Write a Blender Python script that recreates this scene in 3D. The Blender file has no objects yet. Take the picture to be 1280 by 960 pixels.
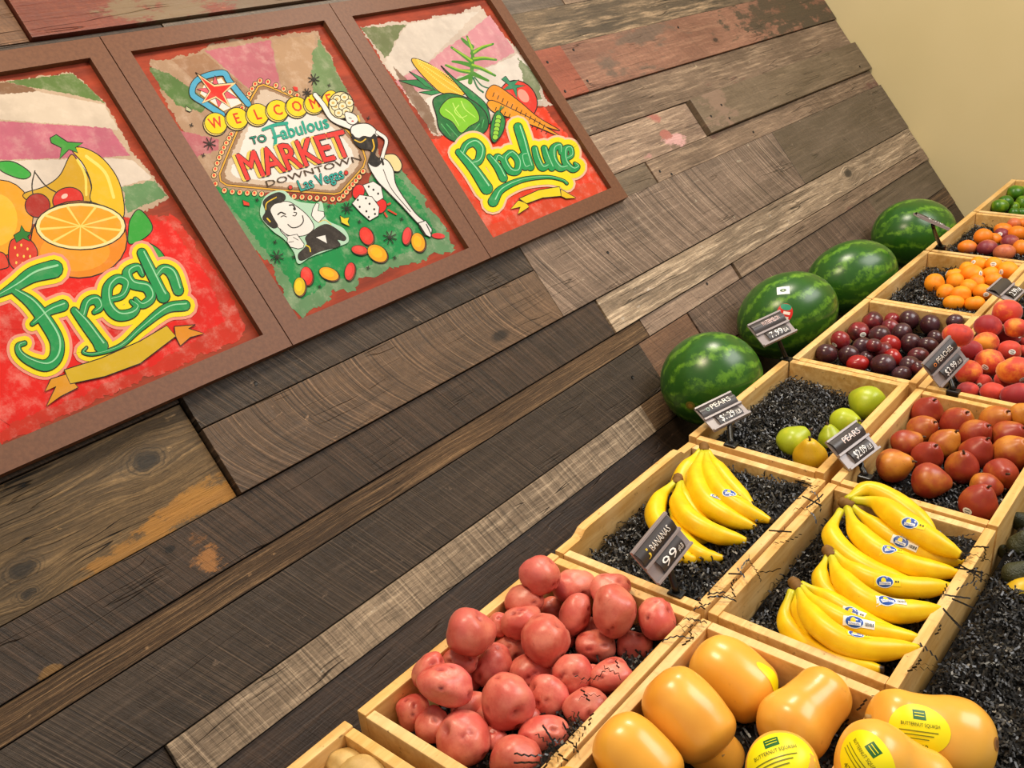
import bpy, bmesh, math, random
from mathutils import Vector, Matrix, Euler, noise
from mathutils.bvhtree import BVHTree
from mathutils.geometry import tessellate_polygon
import numpy as np

R = random.Random(7)
scene = bpy.context.scene
COL = scene.collection

# ------------------------------------------------------------------ camera, world, lights, exposure
CAM = Vector((0.0, -1.65, 1.5))
CR = Vector((0.63697349, -0.55440238, -0.53563306))     # camera right
CU = Vector((0.37693937, -0.38210448, 0.8437493))       # camera up
CF = Vector((0.67244441, 0.73934712, 0.03441434))       # camera forward
FPX = 1200.36                                           # focal length in pixels of a 1280 wide frame
cam_data = bpy.data.cameras.new('camera')
cam_data.sensor_width = 36.0
cam_data.lens = FPX / 1280 * 36.0
cam_data.clip_start = 0.02
cam = bpy.data.objects.new('camera', cam_data)
COL.objects.link(cam)
cam.matrix_world = Matrix(((CR.x, CU.x, -CF.x, CAM.x), (CR.y, CU.y, -CF.y, CAM.y), (CR.z, CU.z, -CF.z, CAM.z), (0, 0, 0, 1)))
scene.camera = cam

world = bpy.data.worlds.new('world')
scene.world = world
world.use_nodes = True
bg = world.node_tree.nodes['Background']
bg.inputs[0].default_value = (1.0, 0.95, 0.88, 1)
bg.inputs[1].default_value = 0.52

def area(name, loc, target, size, energy, color, sy=None):
    l = bpy.data.lights.new(name, 'AREA')
    l.energy = energy; l.color = color; l.size = size
    if sy: l.shape = 'RECTANGLE'; l.size_y = sy
    o = bpy.data.objects.new(name, l); COL.objects.link(o)
    o.location = loc
    o.rotation_euler = (Vector(target) - Vector(loc)).to_track_quat('-Z', 'Y').to_euler()
    return o
area('shop_window_light', (3.3, -4.2, 2.5), (1.9, -0.3, 1.2), 2.6, 150, (1.0, 0.97, 0.95), 2.0)
area('ceiling_light_near', (0.8, -1.4, 3.2), (1.0, -0.4, 1.0), 0.5, 42, (1.0, 0.80, 0.55), 0.5)
area('ceiling_light_far', (2.6, -1.4, 3.3), (2.4, -0.4, 1.0), 0.5, 38, (1.0, 0.90, 0.74), 0.5)

vs = scene.view_settings
vs.view_transform = 'Standard'
vs.look = 'None'
vs.gamma = 1
vs.use_curve_mapping = False
vs.exposure = -0.2

# ------------------------------------------------------------------ geometry of the place
TILT = 0.65958                       # slope of the produce display
ORG = CAM + Vector((1.13312, 1.39, -0.24081))    # rim corner of the banana crate nearest the wall
SU = Vector((1, 0, 0)); SV = Vector((0, math.cos(TILT), math.sin(TILT))); SN = Vector((0, -math.sin(TILT), math.cos(TILT)))
PU = 0.4935; PV = 0.318              # crate pitch along the wall and down the slope

def ray(px, py): return CR * ((px - 640) / FPX) - CU * ((py - 480) / FPX) + CF
def on_wall(px, py, y=0.0):
    d = ray(px, py); return CAM + d * ((y - CAM.y) / d.y)
def on_shelf(px, py, n=0.0):
    d = ray(px, py); return CAM + d * (((ORG + SN * n - CAM).dot(SN)) / d.dot(SN))
def depth(P): return (P - CAM).dot(CF)
def slope(u, v, n): return ORG + SU * u - SV * v + SN * n      # v runs down the slope
def lin(c): return tuple((x / 12.92 if x <= 0.04045 else ((x + 0.055) / 1.055) ** 2.4) for x in c[:3])

# ------------------------------------------------------------------ mesh and object helpers
def tag(o, label=None, cat=None, group=None, kind=None):
    if label: o['label'] = label
    if cat: o['category'] = cat
    if group: o['group'] = group
    if kind: o['kind'] = kind
    return o
WORLD_ORG = {}
def empty(name, loc, label=None, cat=None, group=None):
    o = bpy.data.objects.new(name, None); COL.objects.link(o)
    o.location = loc; o.empty_display_size = 0.05
    WORLD_ORG[o.name] = Vector(loc)
    return tag(o, label, cat, group)
def mk(name, verts, faces, mat, parent=None, origin=None, smooth=True, feat=None, cols=None):
    """verts are world points; the object's origin is put at `origin`"""
    verts = [Vector(v) for v in verts]
    if origin is None:
        origin = WORLD_ORG[parent.name] if parent else sum(verts, Vector()) / len(verts)
    origin = Vector(origin)
    me = bpy.data.meshes.new(name)
    me.from_pydata([v - origin for v in verts], [], faces)
    if smooth: me.polygons.foreach_set('use_smooth', [True] * len(me.polygons))
    if feat is not None:
        a = me.attributes.new('feat', 'FLOAT_COLOR', 'POINT')
        a.data.foreach_set('color', [x for f in feat for x in (f[0], f[1], f[2], 1.0)])
    if cols is not None:
        a = me.attributes.new('Col', 'FLOAT_COLOR', 'POINT')
        a.data.foreach_set('color', [x for f in cols for x in (f[0], f[1], f[2], 1.0)])
    me.materials.append(mat); me.update()
    o = bpy.data.objects.new(name, me); COL.objects.link(o)
    if parent:
        o.parent = parent; o.location = origin - WORLD_ORG[parent.name]
    else: o.location = origin
    WORLD_ORG[o.name] = origin
    return o
def boxmesh(name, frame, lo, hi, mat, parent=None, bevel=0.0, origin=None, jitter=0.0, smooth=False):
    """box in a frame (o, x, y, z)"""
    bm = bmesh.new()
    vs_ = [bm.verts.new((x, y, z)) for x in (lo[0], hi[0]) for y in (lo[1], hi[1]) for z in (lo[2], hi[2])]
    for f in ((0, 1, 3, 2), (4, 6, 7, 5), (0, 4, 5, 1), (2, 3, 7, 6), (0, 2, 6, 4), (1, 5, 7, 3)): bm.faces.new([vs_[i] for i in f])
    if bevel: bmesh.ops.bevel(bm, geom=bm.edges[:], offset=bevel, segments=2, profile=0.6, affect='EDGES')
    bm.verts.index_update()
    o, x, y, z = frame
    V = [o + x * v.co.x + y * v.co.y + z * v.co.z for v in bm.verts]
    F = [[v.index for v in f.verts] for f in bm.faces]
    flip = x.cross(y).dot(z) < 0
    bm.free()
    if flip: F = [f[::-1] for f in F]
    return mk(name, V, F, mat, parent, origin, smooth)
WF = (Vector((0, 0, 0)), Vector((1, 0, 0)), Vector((0, 1, 0)), Vector((0, 0, 1)))

# ------------------------------------------------------------------ material helpers
class NT:
    def __init__(self, name):
        self.m = bpy.data.materials.new(name); self.m.use_nodes = True
        self.t = self.m.node_tree; self.b = self.t.nodes['Principled BSDF']
    def n(self, typ, **kw):
        nd = self.t.nodes.new(typ)
        for k, v in kw.items():
            if k == 'inp':
                for i, val in v.items(): self.put(nd.inputs[i], val)
            else: setattr(nd, k, v)
        return nd
    def put(self, sock, val):
        if hasattr(val, 'is_linked') or isinstance(val, bpy.types.NodeSocket): self.t.links.new(val, sock)
        else:
            if isinstance(val, (tuple, list)) and len(val) == 3 and sock.type == 'RGBA': val = (*val, 1)
            sock.default_value = val
    def obj(self): return self.n('ShaderNodeTexCoord').outputs['Object']
    def rnd(self): return self.n('ShaderNodeObjectInfo').outputs['Random']
    def math(self, op, a, b=0.0, c=None, clamp=False):
        nd = self.n('ShaderNodeMath', operation=op, use_clamp=clamp); self.put(nd.inputs[0], a); self.put(nd.inputs[1], b)
        if c is not None: self.put(nd.inputs[2], c)
        return nd.outputs[0]
    def vmath(self, op, a, b):
        nd = self.n('ShaderNodeVectorMath', operation=op); self.put(nd.inputs[0], a); self.put(nd.inputs[1], b); return nd.outputs[0]
    def noise(self, vec, scale, detail=4, rough=0.55, dist=0.0):
        return self.n('ShaderNodeTexNoise', inp={'Vector': vec, 'Scale': scale, 'Detail': detail, 'Roughness': rough, 'Distortion': dist}).outputs['Fac']
    def ramp(self, fac, lo, hi, a=0.0, b=1.0):
        nd = self.n('ShaderNodeMapRange', clamp=True, interpolation_type='SMOOTHSTEP', inp={0: fac, 1: lo, 2: hi, 3: a, 4: b}); return nd.outputs[0]
    def mix(self, fac, a, b, mode='MIX'):
        nd = self.n('ShaderNodeMix', data_type='RGBA', blend_type=mode, clamp_factor=True)
        self.put(nd.inputs[0], fac); self.put(nd.inputs[6], a); self.put(nd.inputs[7], b); return nd.outputs[2]
    def feat(self, name='feat'):
        nd = self.n('ShaderNodeAttribute', attribute_name=name)
        return nd
    def sep(self, v): return self.n('ShaderNodeSeparateXYZ', inp={0: v}).outputs
    def comb(self, x, y, z): return self.n('ShaderNodeCombineXYZ', inp={0: x, 1: y, 2: z}).outputs[0]
    def bump(self, h, strength=0.3, dist=0.002):
        nd = self.n('ShaderNodeBump', inp={'Strength': strength, 'Distance': dist, 'Height': h}); self.put(self.b.inputs['Normal'], nd.outputs[0])
    def fin(self, color, rough=0.5, spec=0.5, **kw):
        self.put(self.b.inputs['Base Color'], color); self.put(self.b.inputs['Roughness'], rough); self.put(self.b.inputs['Specular IOR Level'], spec)
        for k, v in kw.items(): self.put(self.b.inputs[k.replace('_', ' ')], v)
        return self.m

def mat_flat(name, c, rough=0.5, spec=0.5, **kw):
    return NT(name).fin(lin(c), rough, spec, **kw)

TONE = (1.10, 1.025, 0.94)
def mat_plank(name, dark, base, light, saw=0.5, grain=0.6, curve=0.0, slant=0.45, rough=0.6, stain=None, stain_lo=0.55, stain_vec=(1.5, 1, 7), streak=30.0, sawf=130.0, cracks=0.5, pits=0.3, knots=(), blobs=(), org=(0, 0), desat=0.12):
    dark, base, light = [tuple(min(1, (c + (sum(q) / 3 - c) * desat) * TONE[i]) for i, c in enumerate(q)) for q in (dark, base, light)]
    """weathered board: long grain, cross saw marks, blotches, optional stain or paint remnants"""
    t = NT(name)
    off = t.vmath('MULTIPLY', t.comb(t.rnd(), t.rnd(), t.rnd()), (37.0, 11.0, 23.0))
    v = t.vmath('ADD', t.obj(), off)
    warp = t.vmath('SCALE', t.n('ShaderNodeTexNoise', inp={'Vector': v, 'Scale': 5.0, 'Detail': 2}).outputs['Color'], (0, 0, 0))
    warp.node.inputs[3].default_value = 0.014
    vw = t.vmath('ADD', v, warp)
    so = t.sep(t.obj()); kmask = []
    for (kx, kz, kr) in [(on_wall(a, b).x - org[0], on_wall(a, b).z - org[1], c) for a, b, c in knots]:
        dx = t.math('MULTIPLY', t.math('SUBTRACT', so[0], kx), 0.62); dz = t.math('SUBTRACT', so[2], kz)
        dd = t.math('SQRT', t.math('ADD', t.math('MULTIPLY', dx, dx), t.math('MULTIPLY', dz, dz)))
        dd = t.math('ADD', dd, t.math('MULTIPLY', t.math('SUBTRACT', t.noise(t.obj(), 45.0, 3), 0.5), 0.014))
        ex = t.math('POWER', 2.718, t.math('MULTIPLY', t.math('MULTIPLY', dd, dd), -1 / (kr * kr * 2.6)))
        vw = t.vmath('ADD', vw, t.comb(0.0, 0.0, t.math('MULTIPLY', t.math('MULTIPLY', dz, ex), -0.8)))
        kmask.append((dd, kr))
    g1 = t.noise(t.vmath('MULTIPLY', vw, (4.5, 3.0, streak * 3.0)), 1.0, 10, 0.72)
    g2 = t.noise(t.vmath('MULTIPLY', vw, (14.0, 9.0, streak * 9)), 1.0, 4, 0.6)
    co = t.noise(t.vmath('MULTIPLY', v, (2.2, 2.2, 7.0)), 1.0, 5, 0.6)
    fine = t.noise(v, 130.0, 3, 0.7)
    s = t.sep(vw); s0 = t.sep(t.obj())
    zz = t.math('MULTIPLY', s0[2], s0[2])
    sx = t.math('ADD', t.math('ADD', t.math('MULTIPLY', s[0], 0.25), t.math('MULTIPLY', t.sep(v)[0], 0.75)), t.math('ADD', t.math('MULTIPLY', zz, curve), t.math('MULTIPLY', s0[2], slant)))
    sw = t.noise(t.comb(t.math('MULTIPLY', sx, sawf), 0.0, t.math('MULTIPLY', s[2], 1.6)), 1.0, 4, 0.8)
    col = t.mix(t.ramp(co, 0.3, 0.7), lin(dark), lin(base))
    col = t.mix(t.math('MULTIPLY', t.ramp(g1, 0.46, 0.72), grain), col, lin(light))
    col = t.mix(t.math('MULTIPLY', t.ramp(g2, 0.52, 0.3), 0.5 * grain), col, lin([x * 0.45 for x in dark]))
    if stain:
        st = t.noise(t.vmath('MULTIPLY', v, stain_vec), 1.0, 7, 0.62)
        st2 = t.noise(t.vmath('MULTIPLY', v, (9, 9, 30)), 1.0, 5, 0.6)
        col = t.mix(t.ramp(t.math('ADD', st, t.math('MULTIPLY', t.math('SUBTRACT', st2, 0.5), 0.3)), stain_lo, stain_lo + 0.07), col, t.mix(g1, lin(stain), lin([x * 0.72 for x in stain])))
    col = t.mix(t.math('MULTIPLY', t.ramp(sw, 0.485, 0.375), saw), col, lin([x * 0.42 for x in dark]))
    col = t.mix(t.math('MULTIPLY', t.ramp(sw, 0.535, 0.64), saw * 0.8), col, lin(light))
    # dark hairline cracks along the grain and scattered pale scuffs
    cr = t.noise(t.vmath('MULTIPLY', vw, (2.0, 2.0, streak * 1.4)), 1.0, 2, 0.4)
    crk = t.ramp(t.math('ABSOLUTE', t.math('SUBTRACT', cr, 0.5)), 0.012, 0.0)
    crk = t.math('MULTIPLY', crk, t.ramp(t.noise(t.vmath('MULTIPLY', v, (5, 5, 9)), 1.0, 2), 0.5, 0.66))
    col = t.mix(t.math('MULTIPLY', crk, cracks), col, (0.006, 0.005, 0.004))
    sc = t.noise(t.vmath('MULTIPLY', v, (26, 26, 60)), 1.0, 4, 0.65)
    col = t.mix(t.math('MULTIPLY', t.ramp(sc, 0.66, 0.76), pits), col, lin([min(1, x * 1.45 + 0.05) for x in light]))
    col = t.mix(t.math('MULTIPLY', t.ramp(fine, 0.35, 0.65), 0.22), col, lin([x * 0.5 for x in dark]))
    # knots: rings round sparse cell centres
    vo = t.n('ShaderNodeTexVoronoi', inp={'Vector': t.vmath('MULTIPLY', v, (2.1, 0.3, 4.6)), 'Scale': 1.0})
    kd = vo.outputs['Distance']
    kk = t.math('MULTIPLY', t.ramp(t.math('ADD', kd, t.math('MULTIPLY', t.math('SUBTRACT', fine, 0.5), 0.05)), 0.085, 0.03), t.ramp(t.sep(vo.outputs['Color'])[0], 0.55, 0.6))
    col = t.mix(t.math('MULTIPLY', kk, 0.85), col, lin([x * 0.3 for x in dark]))
    for dd, kr in kmask:
        ring = t.math('SINE', t.math('MULTIPLY', dd, 6.283 / (kr * 0.24)))
        near = t.ramp(dd, kr * 1.3, kr * 0.7)
        col = t.mix(t.math('MULTIPLY', near, t.ramp(ring, 0.0, 0.9, 0.0, 0.6)), col, lin([x * 0.45 for x in dark]))
        col = t.mix(t.ramp(dd, kr * 0.75, kr * 0.35, 0.0, 0.85), col, lin([x * 0.30 for x in dark]))
    for (bx, bz, rx, rz, bc, amt) in [(on_wall(q[0], q[1]).x - org[0], on_wall(q[0], q[1]).z - org[1], q[2], q[3], q[4], q[5]) for q in blobs]:
        ax_ = t.math('DIVIDE', t.math('SUBTRACT', so[0], bx), rx); az_ = t.math('DIVIDE', t.math('SUBTRACT', so[2], bz), rz)
        e_ = t.math('SUBTRACT', 1.0, t.math('ADD', t.math('MULTIPLY', ax_, ax_), t.math('MULTIPLY', az_, az_)))
        e_ = t.math('ADD', e_, t.math('MULTIPLY', t.math('SUBTRACT', t.noise(t.vmath('MULTIPLY', v, (11, 11, 26)), 1.0, 7, 0.72), 0.5), 6.5))
        col = t.mix(t.ramp(e_, 0.1, 0.75, 0.0, amt), col, t.mix(g1, lin(bc), lin([x * 0.7 for x in bc])))
    h = t.math('ADD', t.math('MULTIPLY', g1, 0.8 * grain), t.math('ADD', t.math('MULTIPLY', sw, saw), t.math('SUBTRACT', t.math('MULTIPLY', g2, 0.5 * grain), t.math('MULTIPLY', crk, 1.2 * cracks))))
    t.bump(h, 0.9, 0.005)
    return t.fin(col, t.ramp(co, 0.2, 0.8, rough - 0.08, rough + 0.1), 0.42)

def mat_crate(name='crate_pine'):
    t = NT(name)
    off = t.vmath('MULTIPLY', t.comb(t.rnd(), t.rnd(), t.rnd()), (7.0, 5.0, 9.0))
    v = t.vmath('ADD', t.obj(), off)
    g = t.noise(t.vmath('MULTIPLY', v, (6, 60, 60)), 1.0, 7, 0.62, 0.4)
    gx = t.noise(t.vmath('MULTIPLY', v, (70, 7, 60)), 1.0, 5, 0.6)
    b = t.noise(v, 5.0, 4, 0.6)
    f = t.noise(v, 60.0, 3, 0.7)
    col = t.mix(t.ramp(g, 0.35, 0.7), lin((0.79, 0.60, 0.33)), lin((0.91, 0.76, 0.50)))
    col = t.mix(t.math('MULTIPLY', t.ramp(b, 0.42, 0.72), 0.55), col, lin((0.93, 0.83, 0.64)))
    col = t.mix(t.math('MULTIPLY', t.ramp(t.rnd(), 0.0, 1.0), 0.35), col, lin((0.88, 0.68, 0.34)))
    col = t.mix(t.math('MULTIPLY', t.ramp(gx, 0.58, 0.72), 0.20), col, lin((0.55, 0.36, 0.15)))
    col = t.mix(t.math('MULTIPLY', t.ramp(f, 0.63, 0.74), 0.6), col, lin((0.36, 0.22, 0.10)))
    t.bump(t.math('ADD', g, t.math('MULTIPLY', f, 0.4)), 0.3, 0.0015)
    return t.fin(col, 0.48, 0.4)

def mat_vcol(name, rough=0.45, mott=0.0, attr='Col', coat=0.0):
    t = NT(name)
    c = t.feat(attr).outputs['Color']
    if mott:
        n1 = t.noise(t.obj(), 38.0, 7, 0.7); n2 = t.noise(t.obj(), 9.0, 4, 0.6)
        c = t.mix(t.math('MULTIPLY', t.ramp(n1, 0.45, 0.78), mott), c, lin((0.90, 0.84, 0.78)))
        c = t.mix(t.math('MULTIPLY', t.ramp(n2, 0.62, 0.34), mott * 0.9), c, lin((0.20, 0.12, 0.08)))
        t.bump(n1, 0.15, 0.001)
    return t.fin(c, rough, 0.2 if mott else 0.4, Coat_Weight=coat)

M = {}
M['print'] = mat_vcol('printed_colour', 0.4)
M['paint'] = mat_vcol('mural_paint', 0.65, 0.06)
M['paint_bg'] = mat_vcol('mural_wash', 0.7, 0.20)
M['crate'] = mat_crate()
M['cream'] = None

# ------------------------------------------------------------------ the room: plank wall, side wall, floor
def mat_cream():
    t = NT('cream_wall_paint')
    n1 = t.noise(t.obj(), 90.0, 4, 0.6); n2 = t.noise(t.obj(), 1.2, 3)
    c = t.mix(t.ramp(n2, 0.3, 0.7), lin((0.87, 0.80, 0.60)), lin((0.90, 0.83, 0.64)))
    t.bump(n1, 0.12, 0.002)
    return t.fin(c, 0.75, 0.3)
M['cream'] = mat_cream()
M['backing'] = mat_flat('wall_backing_dark', (0.06, 0.05, 0.045), 0.9)
M['concrete'] = NT('polished_floor'); _t = M['concrete']
_n = _t.noise(_t.obj(), 3.0, 6, 0.6)
M['concrete'] = _t.fin(_t.mix(_n, lin((0.42, 0.38, 0.34)), lin((0.58, 0.54, 0.49))), 0.4, 0.5)

CX = 4.165
wall = boxmesh('wall_back', WF, (-1.6, 0.016, 0.0), (CX + 0.1, 0.12, 3.2), M['backing'], origin=(1.3, 0.06, 0))
tag(wall, 'reclaimed weathered wood plank wall behind the produce', None, None, 'structure')
wr = boxmesh('wall_right', WF, (CX, -3.2, 0.0), (CX + 0.1, 0.016, 3.2), M['cream'], origin=(CX + 0.05, -1.5, 0))
tag(wr, 'plain cream painted wall at the end of the plank wall', None, None, 'structure')
fl = boxmesh('floor', WF, (-1.6, -6.0, -0.05), (CX + 0.1, 0.12, 0.0), M['concrete'], origin=(1.3, -3, 0))
tag(fl, 'plain grey shop floor', None, None, 'structure')

E0_ = CX - 0.003
PM = {
 'darksaw': mat_plank('plank_dark_sawn', (0.185, 0.155, 0.13), (0.245, 0.21, 0.18), (0.42, 0.37, 0.325), saw=0.85, grain=0.3, curve=0.0, rough=0.5, slant=0.5, sawf=230),
 'darksaw_orange': mat_plank('plank_dark_sawn_rust', (0.18, 0.145, 0.115), (0.25, 0.20, 0.16), (0.38, 0.31, 0.26), saw=0.85, grain=0.3, curve=0.0, rough=0.5, knots=[(212, 687, 0.010)], blobs=[(262, 705, 0.035, 0.030, (0.68, 0.46, 0.24), 0.9), (240, 672, 0.03, 0.02, (0.55, 0.37, 0.20), 0.8), (62, 842, 0.02, 0.012, (0.55, 0.40, 0.18), 0.8)], org=((-1.6 + 1.9) / 2, (0.052 + 0.155) / 2 + 1.5), slant=0.42, sawf=230),
 'browncurve': mat_plank('plank_brown_sawn', (0.29, 0.235, 0.18), (0.385, 0.31, 0.24), (0.56, 0.47, 0.385), saw=0.85, grain=0.25, curve=-2.9, rough=0.55, sawf=150, slant=0.45),
 'greysaw': mat_plank('plank_grey_sawn', (0.33, 0.285, 0.255), (0.46, 0.405, 0.37), (0.68, 0.63, 0.59), saw=0.85, grain=0.35, curve=-0.8, rough=0.5, sawf=170, slant=0.4),
 'strand': mat_plank('plank_rough_brown', (0.22, 0.165, 0.11), (0.36, 0.28, 0.19), (0.58, 0.48, 0.35), saw=0.05, grain=1.0, rough=0.7, streak=80, cracks=0.8),
 'orange': mat_plank('plank_weathered_ochre', (0.27, 0.225, 0.15), (0.37, 0.31, 0.215), (0.55, 0.47, 0.33), saw=0.0, grain=0.95, rough=0.7, stain=(0.55, 0.43, 0.25), stain_lo=0.62, stain_vec=(1.3, 1, 7), cracks=1.0, knots=[(183, 576, 0.028), (28, 712, 0.022), (36, 742, 0.014)], blobs=[(245, 632, 0.11, 0.030, (0.70, 0.49, 0.21), 0.85), (170, 690, 0.12, 0.022, (0.68, 0.48, 0.21), 0.8), (262, 602, 0.06, 0.020, (0.70, 0.50, 0.22), 0.7)], org=((-1.6 + 0.783) / 2, (0.155 + 0.357) / 2 + 1.5)),
 'pale': mat_plank('plank_pale_grey', (0.45, 0.40, 0.34), (0.60, 0.545, 0.47), (0.76, 0.71, 0.63), desat=0.24, saw=0.6, grain=0.85, rough=0.65, streak=22, sawf=170, cracks=0.9, slant=0.2),
 'pale_right': mat_plank('plank_pale_weathered', (0.42, 0.37, 0.315), (0.57, 0.515, 0.44), (0.80, 0.75, 0.67), desat=0.24, saw=0.1, grain=1.0, rough=0.62, streak=26, cracks=1.0, knots=[(1058, 218, 0.03), (735, 408, 0.010)], org=((1.9 + E0_) / 2, (0.052 + 0.155) / 2 + 1.5)),
 'tan': mat_plank('plank_tan', (0.34, 0.28, 0.23), (0.49, 0.42, 0.36), (0.67, 0.60, 0.52), desat=0.24, saw=0.18, grain=0.8, rough=0.6, stain=(0.47, 0.33, 0.28), stain_lo=0.62),
 'mottled': mat_plank('plank_mottled', (0.25, 0.22, 0.17), (0.42, 0.365, 0.285), (0.66, 0.58, 0.47), desat=0.24, saw=0.0, grain=1.0, rough=0.7, streak=18, cracks=1.0, pits=0.6),
 'redbrown': mat_plank('plank_red_wash', (0.40, 0.27, 0.225), (0.51, 0.37, 0.315), (0.63, 0.50, 0.43), saw=0.15, grain=0.6, rough=0.55, stain=(0.45, 0.36, 0.30), stain_lo=0.58, stain_vec=(1.6, 1, 6), blobs=[(985, 12, 0.55, 0.16, (0.30, 0.25, 0.19), 0.95), (1030, 20, 0.4, 0.12, (0.31, 0.26, 0.2), 0.9)], knots=[(892, 52, 0.014)], org=((2.379 + E0_) / 2, (0.703 + 0.868) / 2 + 1.5)),
 'red': mat_plank('plank_red_paint', (0.45, 0.225, 0.165), (0.55, 0.29, 0.215), (0.66, 0.42, 0.33), saw=0.12, grain=0.25, rough=0.5),
 'redtop': mat_plank('plank_rust_paint', (0.38, 0.165, 0.105), (0.48, 0.22, 0.14), (0.62, 0.38, 0.26), saw=0.12, grain=0.25, rough=0.5, stain=(0.46, 0.38, 0.27), stain_lo=0.60, stain_vec=(2.4, 1, 8), blobs=[(215, 12, 0.16, 0.06, (0.50, 0.42, 0.30), 0.9), (350, 2, 0.2, 0.1, (0.45, 0.38, 0.28), 0.9)], org=((0.913 + 2.05) / 2, (1.13 + 1.32) / 2 + 1.5)),
 'pinkpaint': mat_plank('plank_grey_pink_flakes', (0.42, 0.36, 0.32), (0.55, 0.49, 0.44), (0.72, 0.66, 0.60), saw=0.0, grain=1.0, rough=0.6, streak=20, blobs=[(842, 178, 0.07, 0.028, (0.86, 0.66, 0.64), 1.0), (818, 150, 0.035, 0.02, (0.70, 0.42, 0.37), 0.9), (832, 168, 0.03, 0.02, (0.70, 0.42, 0.37), 0.9), (810, 196, 0.03, 0.01, (0.76, 0.56, 0.52), 0.9)], org=((1.3 + 2.81) / 2, (0.446 + 0.579) / 2 + 1.5)),
 'greengrey': mat_plank('plank_green_grey', (0.33, 0.29, 0.24), (0.42, 0.375, 0.315), (0.56, 0.505, 0.43), desat=0.24, saw=0.1, grain=0.55, rough=0.5, blobs=[(895, 142, 0.10, 0.09, (0.58, 0.47, 0.40), 0.8)], org=((2.81 + E0_) / 2, (0.446 + 0.579) / 2 + 1.5)),
 'slate': mat_plank('plank_slate', (0.27, 0.245, 0.22), (0.355, 0.325, 0.295), (0.53, 0.49, 0.45), saw=0.25, grain=0.35, rough=0.42),
 'mauve': mat_plank('plank_mauve_sawn', (0.29, 0.235, 0.205), (0.39, 0.325, 0.29), (0.57, 0.505, 0.46), saw=0.7, grain=0.35, rough=0.5, slant=0.3, sawf=170),
 'rust': mat_plank('plank_rust_brown', (0.31, 0.225, 0.165), (0.42, 0.31, 0.23), (0.56, 0.44, 0.34), saw=0.3, grain=0.5, rough=0.55),
 'pinktan': mat_plank('plank_pink_tan', (0.45, 0.38, 0.34), (0.58, 0.51, 0.46), (0.71, 0.645, 0.59), desat=0.24, saw=0.25, grain=0.5, rough=0.5),
 'darkbrown': mat_plank('plank_dark_brown', (0.14, 0.11, 0.09), (0.22, 0.17, 0.135), (0.37, 0.295, 0.235), saw=0.3, grain=0.4, rough=0.5),
}
E0 = CX - 0.003
PL = [  # x0, x1, z0, z1 (relative to eye height), material, how far it stands proud
 (-1.6, 0.3, 1.50, 1.69, 'darksaw', 0), (0.3, 2.2, 1.50, 1.69, 'tan', 0.004), (2.2, E0, 1.50, 1.69, 'mauve', 0),
 (-1.6, 1.4, 1.32, 1.50, 'mauve', 0.002), (1.4, E0, 1.32, 1.50, 'greengrey', 0),
 (-1.6, 0.913, 1.13, 1.32, 'rust', 0.0), (0.913, 2.05, 1.13, 1.32, 'redtop', 0.012), (2.05, E0, 1.13, 1.32, 'slate', 0.0),
 (-1.6, 1.2, 0.997, 1.13, 'darkbrown', 0), (1.2, 2.53, 0.997, 1.13, 'slate', 0.002), (2.53, E0, 0.997, 1.13, 'tan', 0.004),
 (-1.6, 1.9, 0.868, 0.997, 'strand', 0), (1.9, E0, 0.868, 0.997, 'mottled', 0.006),
 (-1.6, 1.2, 0.703, 0.868, 'darksaw', 0), (1.2, 2.379, 0.703, 0.868, 'red', 0.012), (2.379, E0, 0.703, 0.868, 'redbrown', 0.010),
 (-1.6, 1.0, 0.579, 0.703, 'tan', 0), (1.0, E0, 0.579, 0.703, 'tan', 0.003),
 (-1.6, 1.3, 0.446, 0.579, 'mauve', 0), (1.3, 2.81, 0.446, 0.579, 'pinkpaint', 0.0), (2.81, E0, 0.446, 0.579, 'greengrey', 0.020),
 (-1.6, 0.783, 0.357, 0.446, 'darksaw', 0), (0.783, 2.433, 0.371, 0.446, 'greengrey', 0.0), (2.433, E0, 0.371, 0.446, 'tan', 0.004),
 (-1.6, 0.783, 0.155, 0.357, 'orange', -0.004), (0.785, 1.76, 0.294, 0.371, 'darksaw', 0.011), (0.785, 1.76, 0.155, 0.294, 'browncurve', 0.012),
 (1.76, 3.16, 0.155, 0.371, 'greysaw', 0.0115), (3.16, E0, 0.155, 0.371, 'slate', 0.0115),
 (-1.6, 1.9, 0.052, 0.155, 'darksaw_orange', 0.004), (1.9, E0, 0.052, 0.155, 'pale_right', 0.008),
 (-1.6, 2.015, -0.002, 0.052, 'strand', 0.0), (2.015, 2.521, -0.002, 0.052, 'pinktan', 0.001), (2.521, E0, -0.002, 0.052, 'tan', 0.010),
 (-1.6, 1.958, -0.136, -0.002, 'darksaw', 0.003), (1.958, 2.207, -0.136, -0.002, 'rust', 0.0), (2.207, 3.51, -0.136, -0.002, 'mauve', 0.004), (3.51, E0, -0.136, -0.002, 'slate', 0.002),
 (-1.6, 0.457, -0.215, -0.136, 'darksaw', -0.004), (0.457, 1.83, -0.215, -0.136, 'pale', 0.006), (1.83, E0, -0.215, -0.136, 'strand', 0.002),
 (-1.6, E0, -0.34, -0.215, 'darkbrown', 0.0), (-1.6, 1.3, -0.47, -0.34, 'darksaw', 0.003), (1.3, E0, -0.47, -0.34, 'rust', 0.0),
]
z = -0.47
for k in range(8):
    zz_ = max(-1.498, z - 0.135); xm = (0.4, 2.3, 1.1, 3.0)[k % 4]
    PL += [(-1.6, xm, zz_, z, ('darksaw', 'darkbrown', 'mauve')[k % 3], 0.002), (xm, E0, zz_, z, ('slate', 'strand', 'darksaw')[k % 3], 0.0)]
    z = zz_
G = 0.0011
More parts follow.
